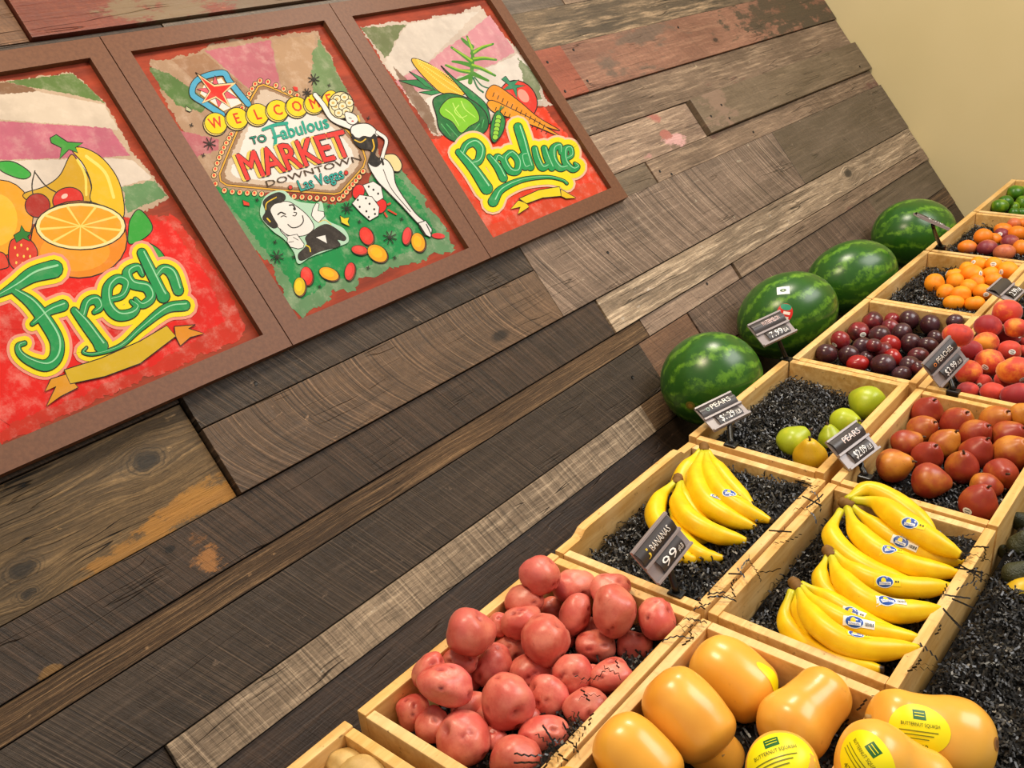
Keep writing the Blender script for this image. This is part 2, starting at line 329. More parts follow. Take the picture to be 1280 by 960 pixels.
for x0, x1, z0, z1, m_, pr in PL:
    boxmesh('plank', WF, (x0 + G, -pr, z0 + 1.5 + G), (x1 - G, 0.017, z1 + 1.5 - G), PM[m_], wall, 0.0016, origin=((x0 + x1) / 2, 0, (z0 + z1) / 2 + 1.5))
# small dark nail heads in the boards
M['nail'] = mat_flat('nail_black', (0.05, 0.04, 0.04), 0.6)
def nail(px, py, y):
    P = on_wall(px, py, y - 0.0012)
    V = [P + Vector((0.0045 * math.cos(a), 0, 0.0045 * math.sin(a))) for a in [k * math.pi / 4 for k in range(8)]] + [P + Vector((0, -0.0012, 0))]
    V += [P + Vector((0.0045 * math.cos(a), 0.004, 0.0045 * math.sin(a))) for a in [k * math.pi / 4 for k in range(8)]]
    F = [(k, 8, (k + 1) % 8)[::-1] for k in range(8)] + [(k, (k + 1) % 8, 9 + (k + 1) % 8, 9 + k) for k in range(8)]
    mk('nail', V, F, M['nail'], wall, P)
for px, py, y in [(684.5, 77.5, -0.012), (706.5, 114, -0.012), (717, 62, -0.010), (734.5, 101, -0.010), (848, 34, -0.010), (902, 131, -0.02), (912, 147.5, -0.02), (889, 145, -0.02), (942, 165, -0.004), (839.7, 217.5, -0.004), (825, 214, -0.004), (884, 354.5, -0.001), (760, 315.5, -0.0115), (320, 479, -0.011), (1075, 83, -0.02), (791, 471.5, -0.004)]:
    nail(px, py, y)

# ------------------------------------------------------------------ framed murals
def catmull(pts, n=8, closed=False):
    P = [Vector(p) for p in pts]
    if len(P) < 3: return P
    out = []
    N = len(P)
    rng = range(N) if closed else range(N - 1)
    for i in rng:
        p1, p2 = P[i], P[(i + 1) % N]
        p0 = P[i - 1] if (closed or i > 0) else p1 * 2 - p2
        p3 = P[(i + 2) % N] if (closed or i + 2 < N) else p2 * 2 - p1
        for k in range(n):
            t = k / n
            out.append(0.5 * ((2 * p1) + (p2 - p0) * t + (2 * p0 - 5 * p1 + 4 * p2 - p3) * t * t + (3 * p1 - p0 - 3 * p2 + p3) * t ** 3))
    if not closed: out.append(P[-1])
    return out
_tc = {}
def text2d(s):
    """flat triangles of a word, cap height 1, starting at x = 0; returns verts, tris, width"""
    if s in _tc: return _tc[s]
    cu = bpy.data.curves.new('lettering', 'FONT'); cu.body = s; cu.resolution_u = 2
    o = bpy.data.objects.new('lettering', cu); COL.objects.link(o)
    dg = bpy.context.evaluated_depsgraph_get(); dg.update()
    me = o.evaluated_get(dg).to_mesh()
    me.calc_loop_triangles()
    V = [v.co.copy() for v in me.vertices]; T = [tuple(t.vertices) for t in me.loop_triangles]
    o.evaluated_get(dg).to_mesh_clear()
    bpy.data.objects.remove(o); bpy.data.curves.remove(cu)
    x0 = min(v.x for v in V); x1 = max(v.x for v in V)
    V = [((v.x - x0) / 0.69, v.y / 0.69) for v in V]
    _tc[s] = (V, T, (x1 - x0) / 0.69)
    return _tc[s]

class Art:
    """flat painted shapes on one panel; every stroke of paint lies a hair above the one before"""
    def __init__(self, y, clip):
        self.y = y; self.V = []; self.F = []; self.C = []; self.k = 0; self.clip = clip; self.map = (0, 0, 1)
    def at(self, ox, oy, s): self.map = (ox, oy, s); return self
    def pt(self, p, lift=0.0):
        P = on_wall(self.map[0] + p[0] * self.map[2], self.map[1] + p[1] * self.map[2], self.y)
        x0, x1, z0, z1 = self.clip
        return Vector((min(max(P.x, x0), x1), self.y - 0.000007 * (self.k + lift), min(max(P.z, z0), z1)))
    def tris(self, pts, tr, c, lifts=None):
        b = len(self.V); c = tuple(0.60 * q for q in lin(c))
        W = [self.pt(p, lifts[i] if lifts else 0.0) for i, p in enumerate(pts)]
        self.V += W; self.C += [c] * len(W)
        for t in tr:
            a_, b_, c_ = (W[i] for i in t)
            nn = (b_ - a_).cross(c_ - a_)
            self.F.append([b + i for i in (t if nn.y < 0 else t[::-1])])
    def poly(self, pts, c, smooth=False, rag=0, seed=1, line=0, lc=(0.12, 0.09, 0.07)):
        pts = [tuple(p[:2]) for p in pts]
        if smooth: pts = [(v.x, v.y) for v in catmull([(p[0], p[1], 0) for p in pts], 6, True)]
        if rag:
            rr = random.Random(seed); out = []
            for i in range(len(pts)):
                a, b = Vector(pts[i]), Vector(pts[(i + 1) % len(pts)]); n = max(1, int((b - a).length / (rag * 0.32)))
                for k in range(n):
                    q = a.lerp(b, (k + rr.uniform(-.4, .4) * (k > 0)) / n); f_ = noise.noise(Vector((q.x, q.y, seed * 9.0)) / (rag * 2.5)) * 1.1; out.append((q.x + rag * (f_ + rr.uniform(-.28, .28)), q.y + rag * (f_ * 0.6 + rr.uniform(-.28, .28))))
            pts = out
        self.k += 1
        tr = tessellate_polygon([[Vector((p[0], p[1], 0)) for p in pts]])
        self.tris(pts, tr, c)
        if line: self.stroke(list(pts) + [pts[0]], line, lc, sm=False)
    def ell(self, cx, cy, rx, ry, c, ang=0, line=0, lc=(0.12, 0.09, 0.07), n=24):
        ca, sa = math.cos(math.radians(ang)), math.sin(math.radians(ang))
        pts = [(cx + rx * math.cos(t) * ca - ry * math.sin(t) * sa, cy + rx * math.cos(t) * sa + ry * math.sin(t) * ca) for t in [2 * math.pi * k / n for k in range(n)]]
        if line: 
            self.k += 1
            big = [(cx + (rx + line) * math.cos(t) * ca - (ry + line) * math.sin(t) * sa, cy + (rx + line) * math.cos(t) * sa + (ry + line) * math.sin(t) * ca) for t in [2 * math.pi * k / n for k in range(n)]]
            self.tris(big, [(0, k, k + 1) for k in range(1, n - 1)], lc)
        self.k += 1
        self.tris(pts, [(0, k, k + 1) for k in range(1, n - 1)], c)
    def stroke(self, pts, w, c, w2=None, sm=True, grow=0.0, bump=True):
        """brush stroke; w may be a list of widths along the points"""
        P = [(p[0], p[1], 0) for p in pts]
        ws = list(w) if isinstance(w, (list, tuple)) else [w + ((w2 if w2 is not None else w) - w) * i / (len(P) - 1) for i in range(len(P))]
        if sm and len(P) > 2:
            Q = catmull([(p[0], p[1], ws[i]) for i, p in enumerate(P)], 7)
        else: Q = [Vector((p[0], p[1], ws[i])) for i, p in enumerate(P)]
        self.k += 1
        L = []
        for i, q in enumerate(Q):
            a = Q[max(0, i - 1)]; b = Q[min(len(Q) - 1, i + 1)]
            d = Vector((b.x - a.x, b.y - a.y)); d = d.normalized() if d.length > 1e-6 else Vector((1, 0))
            h = q.z / 2 + grow
            L.append(((q.x - d.y * h, q.y + d.x * h), (q.x + d.y * h, q.y - d.x * h)))
        pts2 = [p for l in L for p in l]; tr = []
        for i in range(len(L) - 1): tr += [(2 * i, 2 * i + 1, 2 * i + 3), (2 * i, 2 * i + 3, 2 * i + 2)]
        big = max(q.z for q in Q) > 14
        self.tris(pts2, tr, c, [0.15 * (i // 2) for i in range(len(pts2))] if big else None)
        if big: self.k += 0.15 * len(L) + 0.2
        for q in (Q[0], Q[-1]):
            h = q.z / 2 + grow
            if h > 4:
                self.k += 0.5
                cp = [(q.x + h * math.cos(t), q.y + h * math.sin(t)) for t in [2 * math.pi * k / 12 for k in range(12)]]
                self.tris(cp, [(0, k, k + 1) for k in range(1, 11)], c)
    def text(self, s, o, e, up, c, bold=0.0):
        V, T, w = text2d(s)
        ex = ((e[0] - o[0]) / w, (e[1] - o[1]) / w)
        for dx, dy in ([(0, 0)] if not bold else [(-bold, 0), (bold, 0), (0, bold), (0, -bold)]):
            self.k += 1
            self.tris([(o[0] + x * ex[0] + y * up[0] + dx, o[1] + x * ex[1] + y * up[1] + dy) for x, y in V], T, c)
    def flush(self, name, mat, parent):
        mk(name, self.V, self.F, mat, parent, smooth=False, cols=self.C); self.V, self.F, self.C = [], [], []; self.k += 2
    def build(self, name, mat, parent): return mk(name, self.V, self.F, mat, parent, smooth=False, cols=self.C)

FY = -0.034                      # front face of the frames
YP = -0.020                      # painted panels
_a = on_wall(367, 433, FY); _b = on_wall(612, 319.5, FY); _c = on_wall(122, 46, FY); _d = on_wall(784, 248, FY)
FW = (_b.x - _a.x); FX = [_a.x - FW, _a.x, _b.x, _b.x + FW * 0.99]
FZ0 = (_a.z + _b.z + _d.z) / 3; FZ1 = _c.z
def mat_frame():
    t = NT('frame_brown_paint'); n1 = t.noise(t.obj(), 120.0, 3, 0.6); n2 = t.noise(t.obj(), 300.0, 2)
    n3 = t.noise(t.obj(), 26.0, 5, 0.7)
    c = t.mix(t.ramp(n1, 0.3, 0.7), lin((0.35, 0.215, 0.135)), lin((0.395, 0.25, 0.16)))
    c = t.mix(t.ramp(n3, 0.745, 0.78), c, lin((0.80, 0.70, 0.58)))
    t.bump(n2, 0.12, 0.0008); return t.fin(c, 0.5, 0.3)
M['frame'] = mat_frame()
RUST = (0.66, 0.25, 0.14)
def frame(i, label):
    x0, x1 = FX[i] + 0.0012, FX[i + 1] - 0.0012; z0, z1 = FZ0, FZ1; w = 0.043
    root = empty('framed_painting', ((x0 + x1) / 2, 0.0, z0), label, 'painting', 'painted panels hanging in a row')
    for nm, sx0, sx1, top in (('rail_top', x0, x1, True), ('rail_bottom', x0, x1, False)):
        za, zb = (z1, z1 - w) if top else (z0, z0 + w)
        q = [(x0, za), (x1, za), (x1 - w, zb), (x0 + w, zb)]
        prism(q, root)
    for left in (True, False):
        xa, xb = (x0, x0 + w) if left else (x1, x1 - w)
        prism([(xa, z0), (xa, z1), (xb, z1 - w), (xb, z0 + w)], root)
    boxmesh('painted_panel', WF, (x0 + w - 0.004, YP + 0.0003, z0 + w - 0.004), (x1 - w + 0.004, -0.0125, z1 - w + 0.004), M['rustpanel'], root)
    return root, (x0 + w, x1 - w, z0 + w, z1 - w)
def prism(q, root):
    area2 = sum(q[i][0] * q[(i + 1) % 4][1] - q[(i + 1) % 4][0] * q[i][1] for i in range(4))
    if area2 < 0: q = q[::-1]
    cx = sum(p[0] for p in q) / 4; cz = sum(p[1] for p in q) / 4
    def ins(p, d): 
        v = Vector((cx - p[0], cz - p[1])); return (p[0] + (d if v.x > 0 else -d), p[1] + (d if v.y > 0 else -d))
    V = [Vector((p[0], -0.0125, p[1])) for p in q] + [Vector((p[0], FY + 0.0015, p[1])) for p in q]
    c2 = [(p[0] + (cx - p[0]) * 0.0, p[1]) for p in q]
    # front face pulled in a touch along its long sides for a soft arris
    long_h = abs(q[0][0] - q[1][0]) > 0.3 or abs(q[1][0] - q[2][0]) > 0.3
    fr = q
    V += [Vector((p[0], FY, p[1])) for p in fr]
    F = [(3, 2, 1, 0)[::-1], (8, 9, 10, 11)]
    for a in range(4):
        b = (a + 1) % 4
        F += [(a, b, 4 + b, 4 + a), (4 + a, 4 + b, 8 + b, 8 + a)]
    me = mk('frame_rail', V, F, M['frame'], root, smooth=False)
    bm = bmesh.new(); bm.from_mesh(me.data); bmesh.ops.recalc_face_normals(bm, faces=bm.faces); bm.to_mesh(me.data); bm.free()
_t = NT('rust_panel_paint'); _n = _t.noise(_t.vmath('MULTIPLY', _t.obj(), (5, 1, 22)), 1.0, 6, 0.65)
M['rustpanel'] = _t.fin(_t.mix(_t.ramp(_n, 0.3, 0.7), lin((0.40, 0.14, 0.07)), lin((0.58, 0.22, 0.12))), 0.65, 0.2)

INK = (0.13, 0.10, 0.07)
GRN = (0.09, 0.62, 0.33); GRN_D = (0.05, 0.45, 0.22); YEL = (0.98, 0.90, 0.06)
def lettering(A, strokes, glow=(0.96, 0.62, 0.55), gw=30, yw=20, ink=4.0):
    A.k += 1
    for p, w in strokes: A.stroke(p, w, glow, grow=gw, bump=False)
    A.k += 1
    for p, w in strokes: A.stroke(p, w, YEL, grow=yw, bump=False)
    for p, w in strokes: A.stroke(p, w, INK, grow=ink)
    A.k += 1
    for p, w in strokes: A.stroke(p, w, GRN, bump=False)
    A.k += 1
    for p, w in strokes:
        ww = w if isinstance(w, (list, tuple)) else [w] * len(p)
        A.stroke([(a[0] + b * 0.2, a[1] - b * 0.2) for a, b in zip(p, ww)], [max(1.5, x * 0.13) for x in ww], (0.62, 0.90, 0.70), bump=False)

# ---- left painting: fruit and the word Fresh
r1, c1 = frame(0, 'leftmost framed painting of fruit over the green word Fresh')
B1 = Art(YP, c1); s = 0.3125
B1.at(0, 0, s)
B1.poly([(-400, 380), (20, 322), (290, 292), (345, 340), (425, 415), (480, 520), (540, 620), (620, 715), (680, 790), (520, 870), (-400, 920)], (0.80, 0.70, 0.60), rag=16, seed=3)
B1.poly([(-400, 385), (30, 328), (130, 352), (200, 400), (-400, 420)], (0.56, 0.42, 0.31), rag=6, seed=5)
B1.poly([(20, 326), (290, 294), (345, 340), (420, 412), (300, 380), (130, 350)], (0.40, 0.52, 0.27), rag=8, seed=4)
B1.poly([(-400, 415), (150, 365), (415, 418), (475, 520), (300, 500), (-400, 450)], (0.88, 0.82, 0.75), rag=6, seed=6)
B1.poly([(-400, 460), (300, 503), (440, 512), (520, 622), (440, 628), (-400, 650)], (0.80, 0.43, 0.53), rag=5, seed=8)
B1.poly([(-400, 655), (440, 632), (530, 640), (610, 712), (490, 745), (-400, 790)], (0.90, 0.85, 0.80), rag=5, seed=9)
B1.poly([(490, 750), (615, 722), (670, 785), (510, 850)], (0.42, 0.60, 0.40), rag=9, seed=10)
B1.at(0, 280, s)
B1.poly([(-400, 130), (510, -20), (690, -42), (740, 20), (800, 110), (880, 210), (990, 410), (940, 470), (700, 570), (400, 700), (100, 840), (-400, 1060)], (0.84, 0.20, 0.12), rag=22, seed=11)
B1.poly([(-400, 150), (510, 0), (670, -20), (720, 60), (830, 210), (900, 380), (660, 540), (380, 660), (80, 790), (-400, 1000)], (0.93, 0.11, 0.07), rag=16, seed=12)
B1.flush('painted_background', M['paint_bg'], r1)
B1.at(0, 0, s)
B1.ell(0, 872, 130, 150, (0.96, 0.66, 0.12), line=4); B1.ell(-15, 880, 85, 105, (0.98, 0.76, 0.18))
B1.poly([(282, 620), (312, 645), (350, 700), (366, 760), (352, 812), (200, 835), (115, 805), (95, 775), (180, 745), (240, 700)], (0.84, 0.66, 0.10), True, line=4)
B1.poly([(288, 600), (330, 590), (400, 625), (460, 695), (490, 775), (492, 870), (420, 850), (362, 800), (366, 740), (335, 660)], (0.92, 0.76, 0.10), True, line=4)
B1.stroke([(345, 625), (420, 690), (455, 790)], 12, (0.98, 0.90, 0.45)); B1.stroke([(310, 640), (340, 700), (345, 780)], 10, (0.97, 0.88, 0.40))
B1.poly([(200, 552), (225, 538), (270, 568), (332, 572), (302, 590), (312, 612), (276, 598), (238, 636), (246, 592), (205, 572)], (0.25, 0.62, 0.22), line=4)
B1.poly([(-10, 650), (55, 648), (122, 692), (100, 716), (50, 706), (0, 680)], (0.22, 0.68, 0.25), True, line=4)
B1.stroke([(140, 682), (128, 740), (135, 800)], 5, INK); B1.stroke([(140, 690), (185, 745), (245, 780)], 5, INK)
B1.ell(150, 822, 48, 46, (0.68, 0.14, 0.10), line=4); B1.ell(272, 800, 60, 48, (0.86, 0.16, 0.12), -12, line=4); B1.ell(258, 785, 14, 9, (0.98, 0.80, 0.75), -30)
B1.at(0, 280, s)
B1.poly([(514, 20), (522, -20), (556, -58), (602, -10), (606, 30), (560, 68), (515, 78)], (0.20, 0.66, 0.22), True, line=4)
B1.poly([(520, 115), (545, 80), (585, 72), (640, 105), (662, 152), (600, 160)], (0.22, 0.66, 0.25), True, line=4)
B1.ell(316, 62, 190, 152, (0.93, 0.56, 0.09), line=5); B1.ell(300, 110, 140, 80, (0.96, 0.64, 0.14))
B1.at(0, 0, s)
B1.ell(322, 905, 178, 92, (0.99, 0.92, 0.66), line=5); B1.ell(322, 905, 164, 82, (0.97, 0.66, 0.10))
for a in range(9):
    t_ = a * 2 * math.pi / 9 + 0.2
    B1.stroke([(322, 905), (322 + 162 * math.cos(t_), 905 + 80 * math.sin(t_))], 4, (1.0, 0.88, 0.45), 10)
B1.at(0, 280, s)
B1.poly([(42, 70), (90, 55), (132, 75), (150, 125), (105, 170), (68, 186), (36, 150)], (0.86, 0.22, 0.14), True, line=4)
B1.poly([(-60, 120), (10, 115), (35, 160), (20, 178), (-60, 185)], (0.88, 0.26, 0.16), True, line=4)
for dx, dy in ((60, 95), (85, 85), (110, 100), (70, 125), (95, 130), (120, 130), (65, 155), (90, 158)): B1.ell(dx, dy, 4, 6, (0.98, 0.85, 0.35))
B1.poly([(55, 45), (80, 30), (85, 5), (100, 30), (125, 35), (110, 50), (120, 70), (92, 58), (65, 75)], (0.15, 0.50, 0.18), line=3)
ST = [([(-30, 300), (60, 250), (130, 205), (215, 182)], [8, 40, 60, 70]),
      ([(55, 268), (125, 318), (185, 395), (226, 470), (222, 535), (182, 568), (122, 552), (80, 522), (72, 490), (98, 478)], [24, 46, 54, 54, 50, 44, 34, 26, 20, 16]),
      ([(128, 402), (190, 352), (250, 328)], [14, 34, 44]),
      ([(296, 348), (340, 400), (388, 465), (404, 490)], [26, 42, 46, 54]),
      ([(328, 372), (345, 318), (382, 305), (398, 335), (376, 355)], [26, 32, 36, 30, 16]),
      ([(440, 305), (488, 288), (505, 240), (468, 222), (430, 258), (432, 325), (468, 366), (520, 362), (546, 335), (524, 312)], [20, 24, 30, 34, 38, 42, 42, 38, 26, 14]),
      ([(568, 205), (548, 175), (508, 196), (526, 240), (585, 256), (602, 298), (566, 326), (540, 302)], [16, 28, 36, 38, 40, 36, 28, 14]),
      ([(566, 118), (602, 192), (640, 268), (652, 292)], [36, 42, 42, 50]),
      ([(618, 215), (648, 182), (686, 200), (712, 268)], [20, 32, 42, 40]),
      ([(738, 328), (660, 342), (560, 420), (480, 490), (380, 522), (332, 516), (345, 496)], [40, 36, 22, 16, 12, 10, 8])]
lettering(B1, ST, gw=34, yw=22)
B1.poly([(265, 602), (202, 622), (178, 672), (222, 652), (184, 732), (242, 692), (312, 656)], (0.90, 0.62, 0.10), line=4)
B1.poly([(695, 412), (780, 405), (752, 420), (815, 440), (760, 456), (720, 490), (700, 452)], (0.90, 0.58, 0.10), line=4)
B1.poly([(255, 586), (400, 540), (560, 470), (665, 408), (702, 452), (560, 560), (420, 612), (280, 642)], (0.86, 0.72, 0.12), line=4)
B1.build('painted_artwork', M['paint'], r1)

# ---- middle painting: the welcome sign
r2, c2_ = frame(1, 'middle framed painting of a welcome sign with green ground below')
B2 = Art(YP, c2_)
B2.at(0, 0, 1)
B2.poly([(184, 78), (215, 72), (247, 64), (281, 52), (340, 44), (398, 40), (415, 75), (432, 110), (455, 150), (470, 185), (482, 212), (300, 246), (258, 232), (240, 185), (215, 140), (198, 105)], (0.71, 0.58, 0.47), rag=5, seed=21)
B2.poly([(216, 76), (255, 66), (310, 112), (300, 130), (262, 118)], (0.66, 0.50, 0.38), rag=2, seed=22)
B2.poly([(257, 64), (338, 50), (352, 112), (312, 112)], (0.78, 0.45, 0.50), rag=2, seed=23)
B2.poly([(186, 84), (212, 92), (262, 128), (252, 141), (222, 132), (203, 112)], (0.36, 0.50, 0.26), rag=3, seed=24)
B2.poly([(224, 163), (272, 174), (275, 188), (244, 196), (232, 182)], (0.74, 0.42, 0.46), rag=3, seed=25)
B2.poly([(340, 50), (394, 42), (390, 86), (380, 120), (352, 112)], (0.74, 0.60, 0.47), rag=2, seed=27)
B2.poly([(396, 44), (416, 78), (432, 112), (440, 128), (402, 128), (388, 112), (390, 84)], (0.47, 0.58, 0.38), rag=4, seed=26)
B2.poly([(250, 226), (300, 240), (420, 256), (460, 235), (480, 203), (502, 212), (534, 252), (556, 288), (562, 310), (520, 328), (470, 345), (420, 368), (376, 397), (360, 378), (340, 332), (312, 302), (288, 266)], (0.42, 0.60, 0.42), rag=8, seed=28)
B2.poly([(262, 232), (300, 240), (420, 256), (460, 235), (482, 208), (500, 222), (526, 256), (546, 292), (506, 318), (460, 332), (410, 352), (378, 376), (352, 338), (322, 302), (300, 272)], (0.07, 0.58, 0.30), rag=5, seed=29)
B2.flush('painted_background', M['paint_bg'], r2)
B2.at(220, 70, 0.198)
# sign
SG = [(520, 192), (552, 182), (610, 202), (800, 285), (960, 360), (1090, 480), (1182, 600), (1197, 650), (1182, 700), (1040, 862), (1000, 872), (640, 845), (320, 815), (282, 790), (275, 745), (380, 490), (480, 260)]
B2.poly(SG, (0.62, 0.48, 0.36)); 
cxs, cys = 740, 560
B2.poly([(cxs + (x - cxs) * 0.93, cys + (y - cys) * 0.92) for x, y in SG], (0.84, 0.76, 0.68), rag=10, seed=31)
B2.poly([(cxs + (x - cxs) * 0.84, cys + (y - cys) * 0.82) for x, y in SG], (0.95, 0.92, 0.90), rag=10, seed=32)
B2.stroke(SG + [SG[0]], 17, INK, sm=False); B2.stroke(SG + [SG[0]], 10, (0.90, 0.68, 0.22), sm=False)
for x, y in [(350, 495), (335, 520), (318, 550), (302, 580), (288, 610), (273, 642), (260, 678), (248, 715), (240, 755), (248, 808), (500, 178), (530, 158), (580, 165), (630, 187), (680, 210), (720, 230), (765, 250), (480, 210), (462, 240), (448, 270), (432, 300), (418, 330), (305, 850), (355, 858), (402, 862), (450, 866), (495, 868), (540, 872), (700, 882), (745, 888), (795, 892), (845, 896), (890, 898), (937, 902), (988, 905), (1030, 903), (1055, 885), (1075, 860), (1095, 835), (1115, 812), (1135, 790), (1155, 765), (1180, 730)]:
    B2.ell(x, y, 15, 17, (0.96, 0.80, 0.55), 30, line=4, n=12); B2.ell(x - 1, y - 2, 8, 10, (0.90, 0.25, 0.12), n=8)
# star on a blue arch
B2.stroke([(290, 372), (180, 300), (102, 240), (140, 150), (290, 108), (335, 160), (400, 240), (455, 305)], 44, INK)
B2.stroke([(290, 372), (180, 300), (102, 240), (140, 150), (290, 108), (335, 160), (400, 240), (455, 305)], 34, (0.30, 0.68, 0.84))
B2.poly([(150, 240), (180, 175), (285, 140), (330, 200), (415, 300), (300, 350)], (0.95, 0.92, 0.90), line=4, lc=(0.90, 0.70, 0.20))
B2.poly([(245, 125), (270, 190), (390, 270), (300, 270), (268, 330), (245, 260), (130, 210), (220, 200)], (0.88, 0.36, 0.42), line=4)
B2.poly([(122, 105), (240, 182), (382, 168), (302, 240), (348, 332), (250, 268), (160, 304), (208, 224)], (0.97, 0.84, 0.62), line=5)
B2.poly([(150, 132), (240, 196), (350, 182), (290, 240), (325, 308), (250, 256), (180, 286), (218, 224)], (0.93, 0.16, 0.10))
for (x, y, rx, ry), ch in zip([(250, 428, 70, 64), (385, 395, 68, 64), (515, 370, 68, 64), (640, 345, 68, 62), (762, 322, 66, 60), (872, 302, 60, 58), (968, 275, 44, 56)], 'WELCOME'):
    B2.ell(x - 5, y + 8, rx + 3, ry + 2, (0.96, 0.86, 0.5), 25, line=6); B2.ell(x, y, rx, ry, (0.98, 0.85, 0.05), 25, line=5)
    V_, T_, w_ = text2d(ch)
    hw = min(w_ * 52, 80)
    B2.text(ch, (x - hw / 2 + 12, y + 34), (x + hw / 2 + 12, y + 34 - hw * 0.22), (-26, -62), (0.85, 0.24, 0.06), bold=2)
B2.text('TO', (476, 560), (574, 540), (-14, -44), INK, bold=4); B2.text('TO', (476, 560), (574, 540), (-14, -44), (0.12, 0.62, 0.52))
B2.text('abulous', (672, 528), (968, 452), (-26, -78), (0.10, 0.66, 0.57), bold=3)
B2.stroke([(548, 466), (620, 438), (698, 426)], 20, (0.10, 0.66, 0.57)); B2.stroke([(604, 450), (626, 520), (622, 574)], 20, (0.10, 0.66, 0.57)); B2.stroke([(612, 516), (665, 500)], 14, (0.10, 0.66, 0.57))
B2.text('MARKET', (424, 788), (1096, 632), (-66, -158), (0.97, 0.82, 0.35), bold=8)
B2.text('MARKET', (444, 784), (1116, 628), (-66, -158), INK, bold=10)
B2.text('MARKET', (444, 784), (1116, 628), (-66, -158), (0.90, 0.22, 0.20), bold=4)
B2.text('DOWNTOWN', (574, 828), (1172, 660), (-14, -36), (0.28, 0.20, 0.10))
B2.text('Las Vegas', (786, 856), (1062, 772), (-26, -66), INK, bold=4); B2.text('Las Vegas', (786, 856), (1062, 772), (-26, -66), (0.10, 0.66, 0.62), bold=1)
B2.ell(720, 832, 11, 12, (0.85, 0.2, 0.15), line=3); B2.ell(1072, 740, 11, 12, (0.85, 0.2, 0.15), line=3)
def spark(A, x, y, r_, n=4, w=6):
    for k in range(n):
        a = math.pi * k / n + 0.3; A.stroke([(x - r_ * math.cos(a), y - r_ * math.sin(a)), (x + r_ * math.cos(a), y + r_ * math.sin(a))], w, INK)
spark(B2, 868, 150, 38); spark(B2, 210, 556, 42); spark(B2, 825, 235, 30); spark(B2, 95, 440, 14, 2, 5); spark(B2, 170, 630, 14, 2, 5); spark(B2, 965, 188, 12, 2, 4); spark(B2, 1212, 395, 14, 2, 4)
B2.poly([(60, 318), (100, 345), (85, 356), (60, 345)], (0.75, 0.78, 0.62), line=4)
B2.poly([(735, 195), (765, 200), (768, 225), (745, 222)], (0.90, 0.2, 0.15)); B2.poly([(418, 912), (460, 930), (462, 950), (425, 945)], (0.90, 0.25, 0.15), line=3)
# lower figures: dice, chips, winking man in a dark jacket, lady in a black costume
B2.at(310, 230, 0.1953)
WHT = (0.95, 0.94, 0.93)
B2.ell(705, 52, 36, 46, (0.90, 0.14, 0.12), 20, line=4); B2.ell(848, 145, 34, 44, (0.90, 0.14, 0.12), 20, line=4)
B2.poly([(732, 10), (800, -14), (850, 20), (864, 92), (822, 118), (770, 80)], WHT, line=5)
B2.poly([(663, 128), (712, 72), (790, 84), (838, 150), (832, 206), (776, 238), (720, 190)], WHT, line=5)
for x, y in [(700, 105), (752, 95), (712, 150), (755, 178), (775, 130), (805, 165), (770, 215), (810, 195), (830, 65), (800, 40), (770, 20)]: B2.ell(x, y, 7, 8, INK, n=8)
for x, y, rx, ry, an, c_ in [(755, 335, 40, 58, -25, (0.92, 0.20, 0.14)), (710, 425, 50, 28, 8, (0.90, 0.26, 0.20)), (825, 447, 68, 48, 35, (0.95, 0.68, 0.05)), (1013, 335, 27, 55, 10, (0.90, 0.25, 0.24)), (1086, 376, 42, 60, -15, (0.95, 0.68, 0.06)), (372, 592, 37, 58, -8, (0.92, 0.20, 0.14)), (327, 660, 36, 58, 0, (0.88, 0.76, 0.06)), (515, 578, 64, 38, 22, (0.95, 0.68, 0.06)), (648, 562, 30, 56, 12, (0.90, 0.25, 0.22))]:
    B2.ell(x + 6, y + 5, rx, ry, (0.55, 0.30, 0.05), an, line=5); B2.ell(x, y, rx, ry, c_, an, line=3); B2.ell(x - 5, y - 5, rx * 0.62, ry * 0.62, tuple(min(1, q * 1.08 + 0.03) for q in c_), an)
B2.ell(1215, 335, 42, 18, (0.90, 0.22, 0.22), 5)
spark(B2, 182, 470, 46); spark(B2, 905, 345, 46); spark(B2, 630, 160, 38)
for x, y in [(170, 375), (290, 470), (515, 145), (710, 245), (980, 228), (935, 475), (765, 540), (455, 660), (55, 105)]: spark(B2, x, y, 14, 2, 5)
B2.poly([(585, 205), (612, 222), (645, 218), (636, 245), (648, 275), (615, 262), (594, 250)], (0.92, 0.84, 0.12), line=4)
B2.stroke([(895, 170), (945, 198)], 10, (0.86, 0.24, 0.12)); B2.stroke([(872, 190), (885, 212)], 12, (0.86, 0.24, 0.12)); B2.stroke([(892, 135), (906, 128)], 12, (0.86, 0.24, 0.12))
# man: pale halo, jacket, head, hair, hands
B2.poly([(75, 200), (110, 80), (220, 45), (300, 110), (420, 130), (470, 120), (500, 230), (610, 290), (640, 370), (560, 410), (400, 470), (320, 515), (290, 440), (230, 360), (150, 300)], (0.72, 0.88, 0.78), True)
B2.poly([(365, 345), (430, 290), (490, 262), (545, 280), (620, 340), (612, 368), (570, 362), (582, 402), (450, 440), (340, 495), (318, 455), (372, 395)], (0.19, 0.16, 0.14), True, line=3)
B2.poly([(428, 345), (492, 330), (502, 385)], WHT, line=3)
B2.poly([(135, 150), (180, 128), (250, 116), (312, 150), (372, 200), (410, 252), (416, 292), (370, 330), (300, 340), (240, 326), (196, 288), (152, 240)], WHT, True, line=5)
B2.poly([(92, 122), (130, 82), (190, 58), (230, 72), (236, 100), (212, 122), (168, 132), (140, 170), (160, 220), (188, 272), (160, 288), (120, 262), (90, 222), (108, 180)], (0.16, 0.14, 0.12), True, line=3)
B2.stroke([(110, 170), (118, 125), (180, 88)], 7, (0.92, 0.76, 0.15)); B2.stroke([(120, 225), (138, 245)], 9, (0.92, 0.80, 0.15))
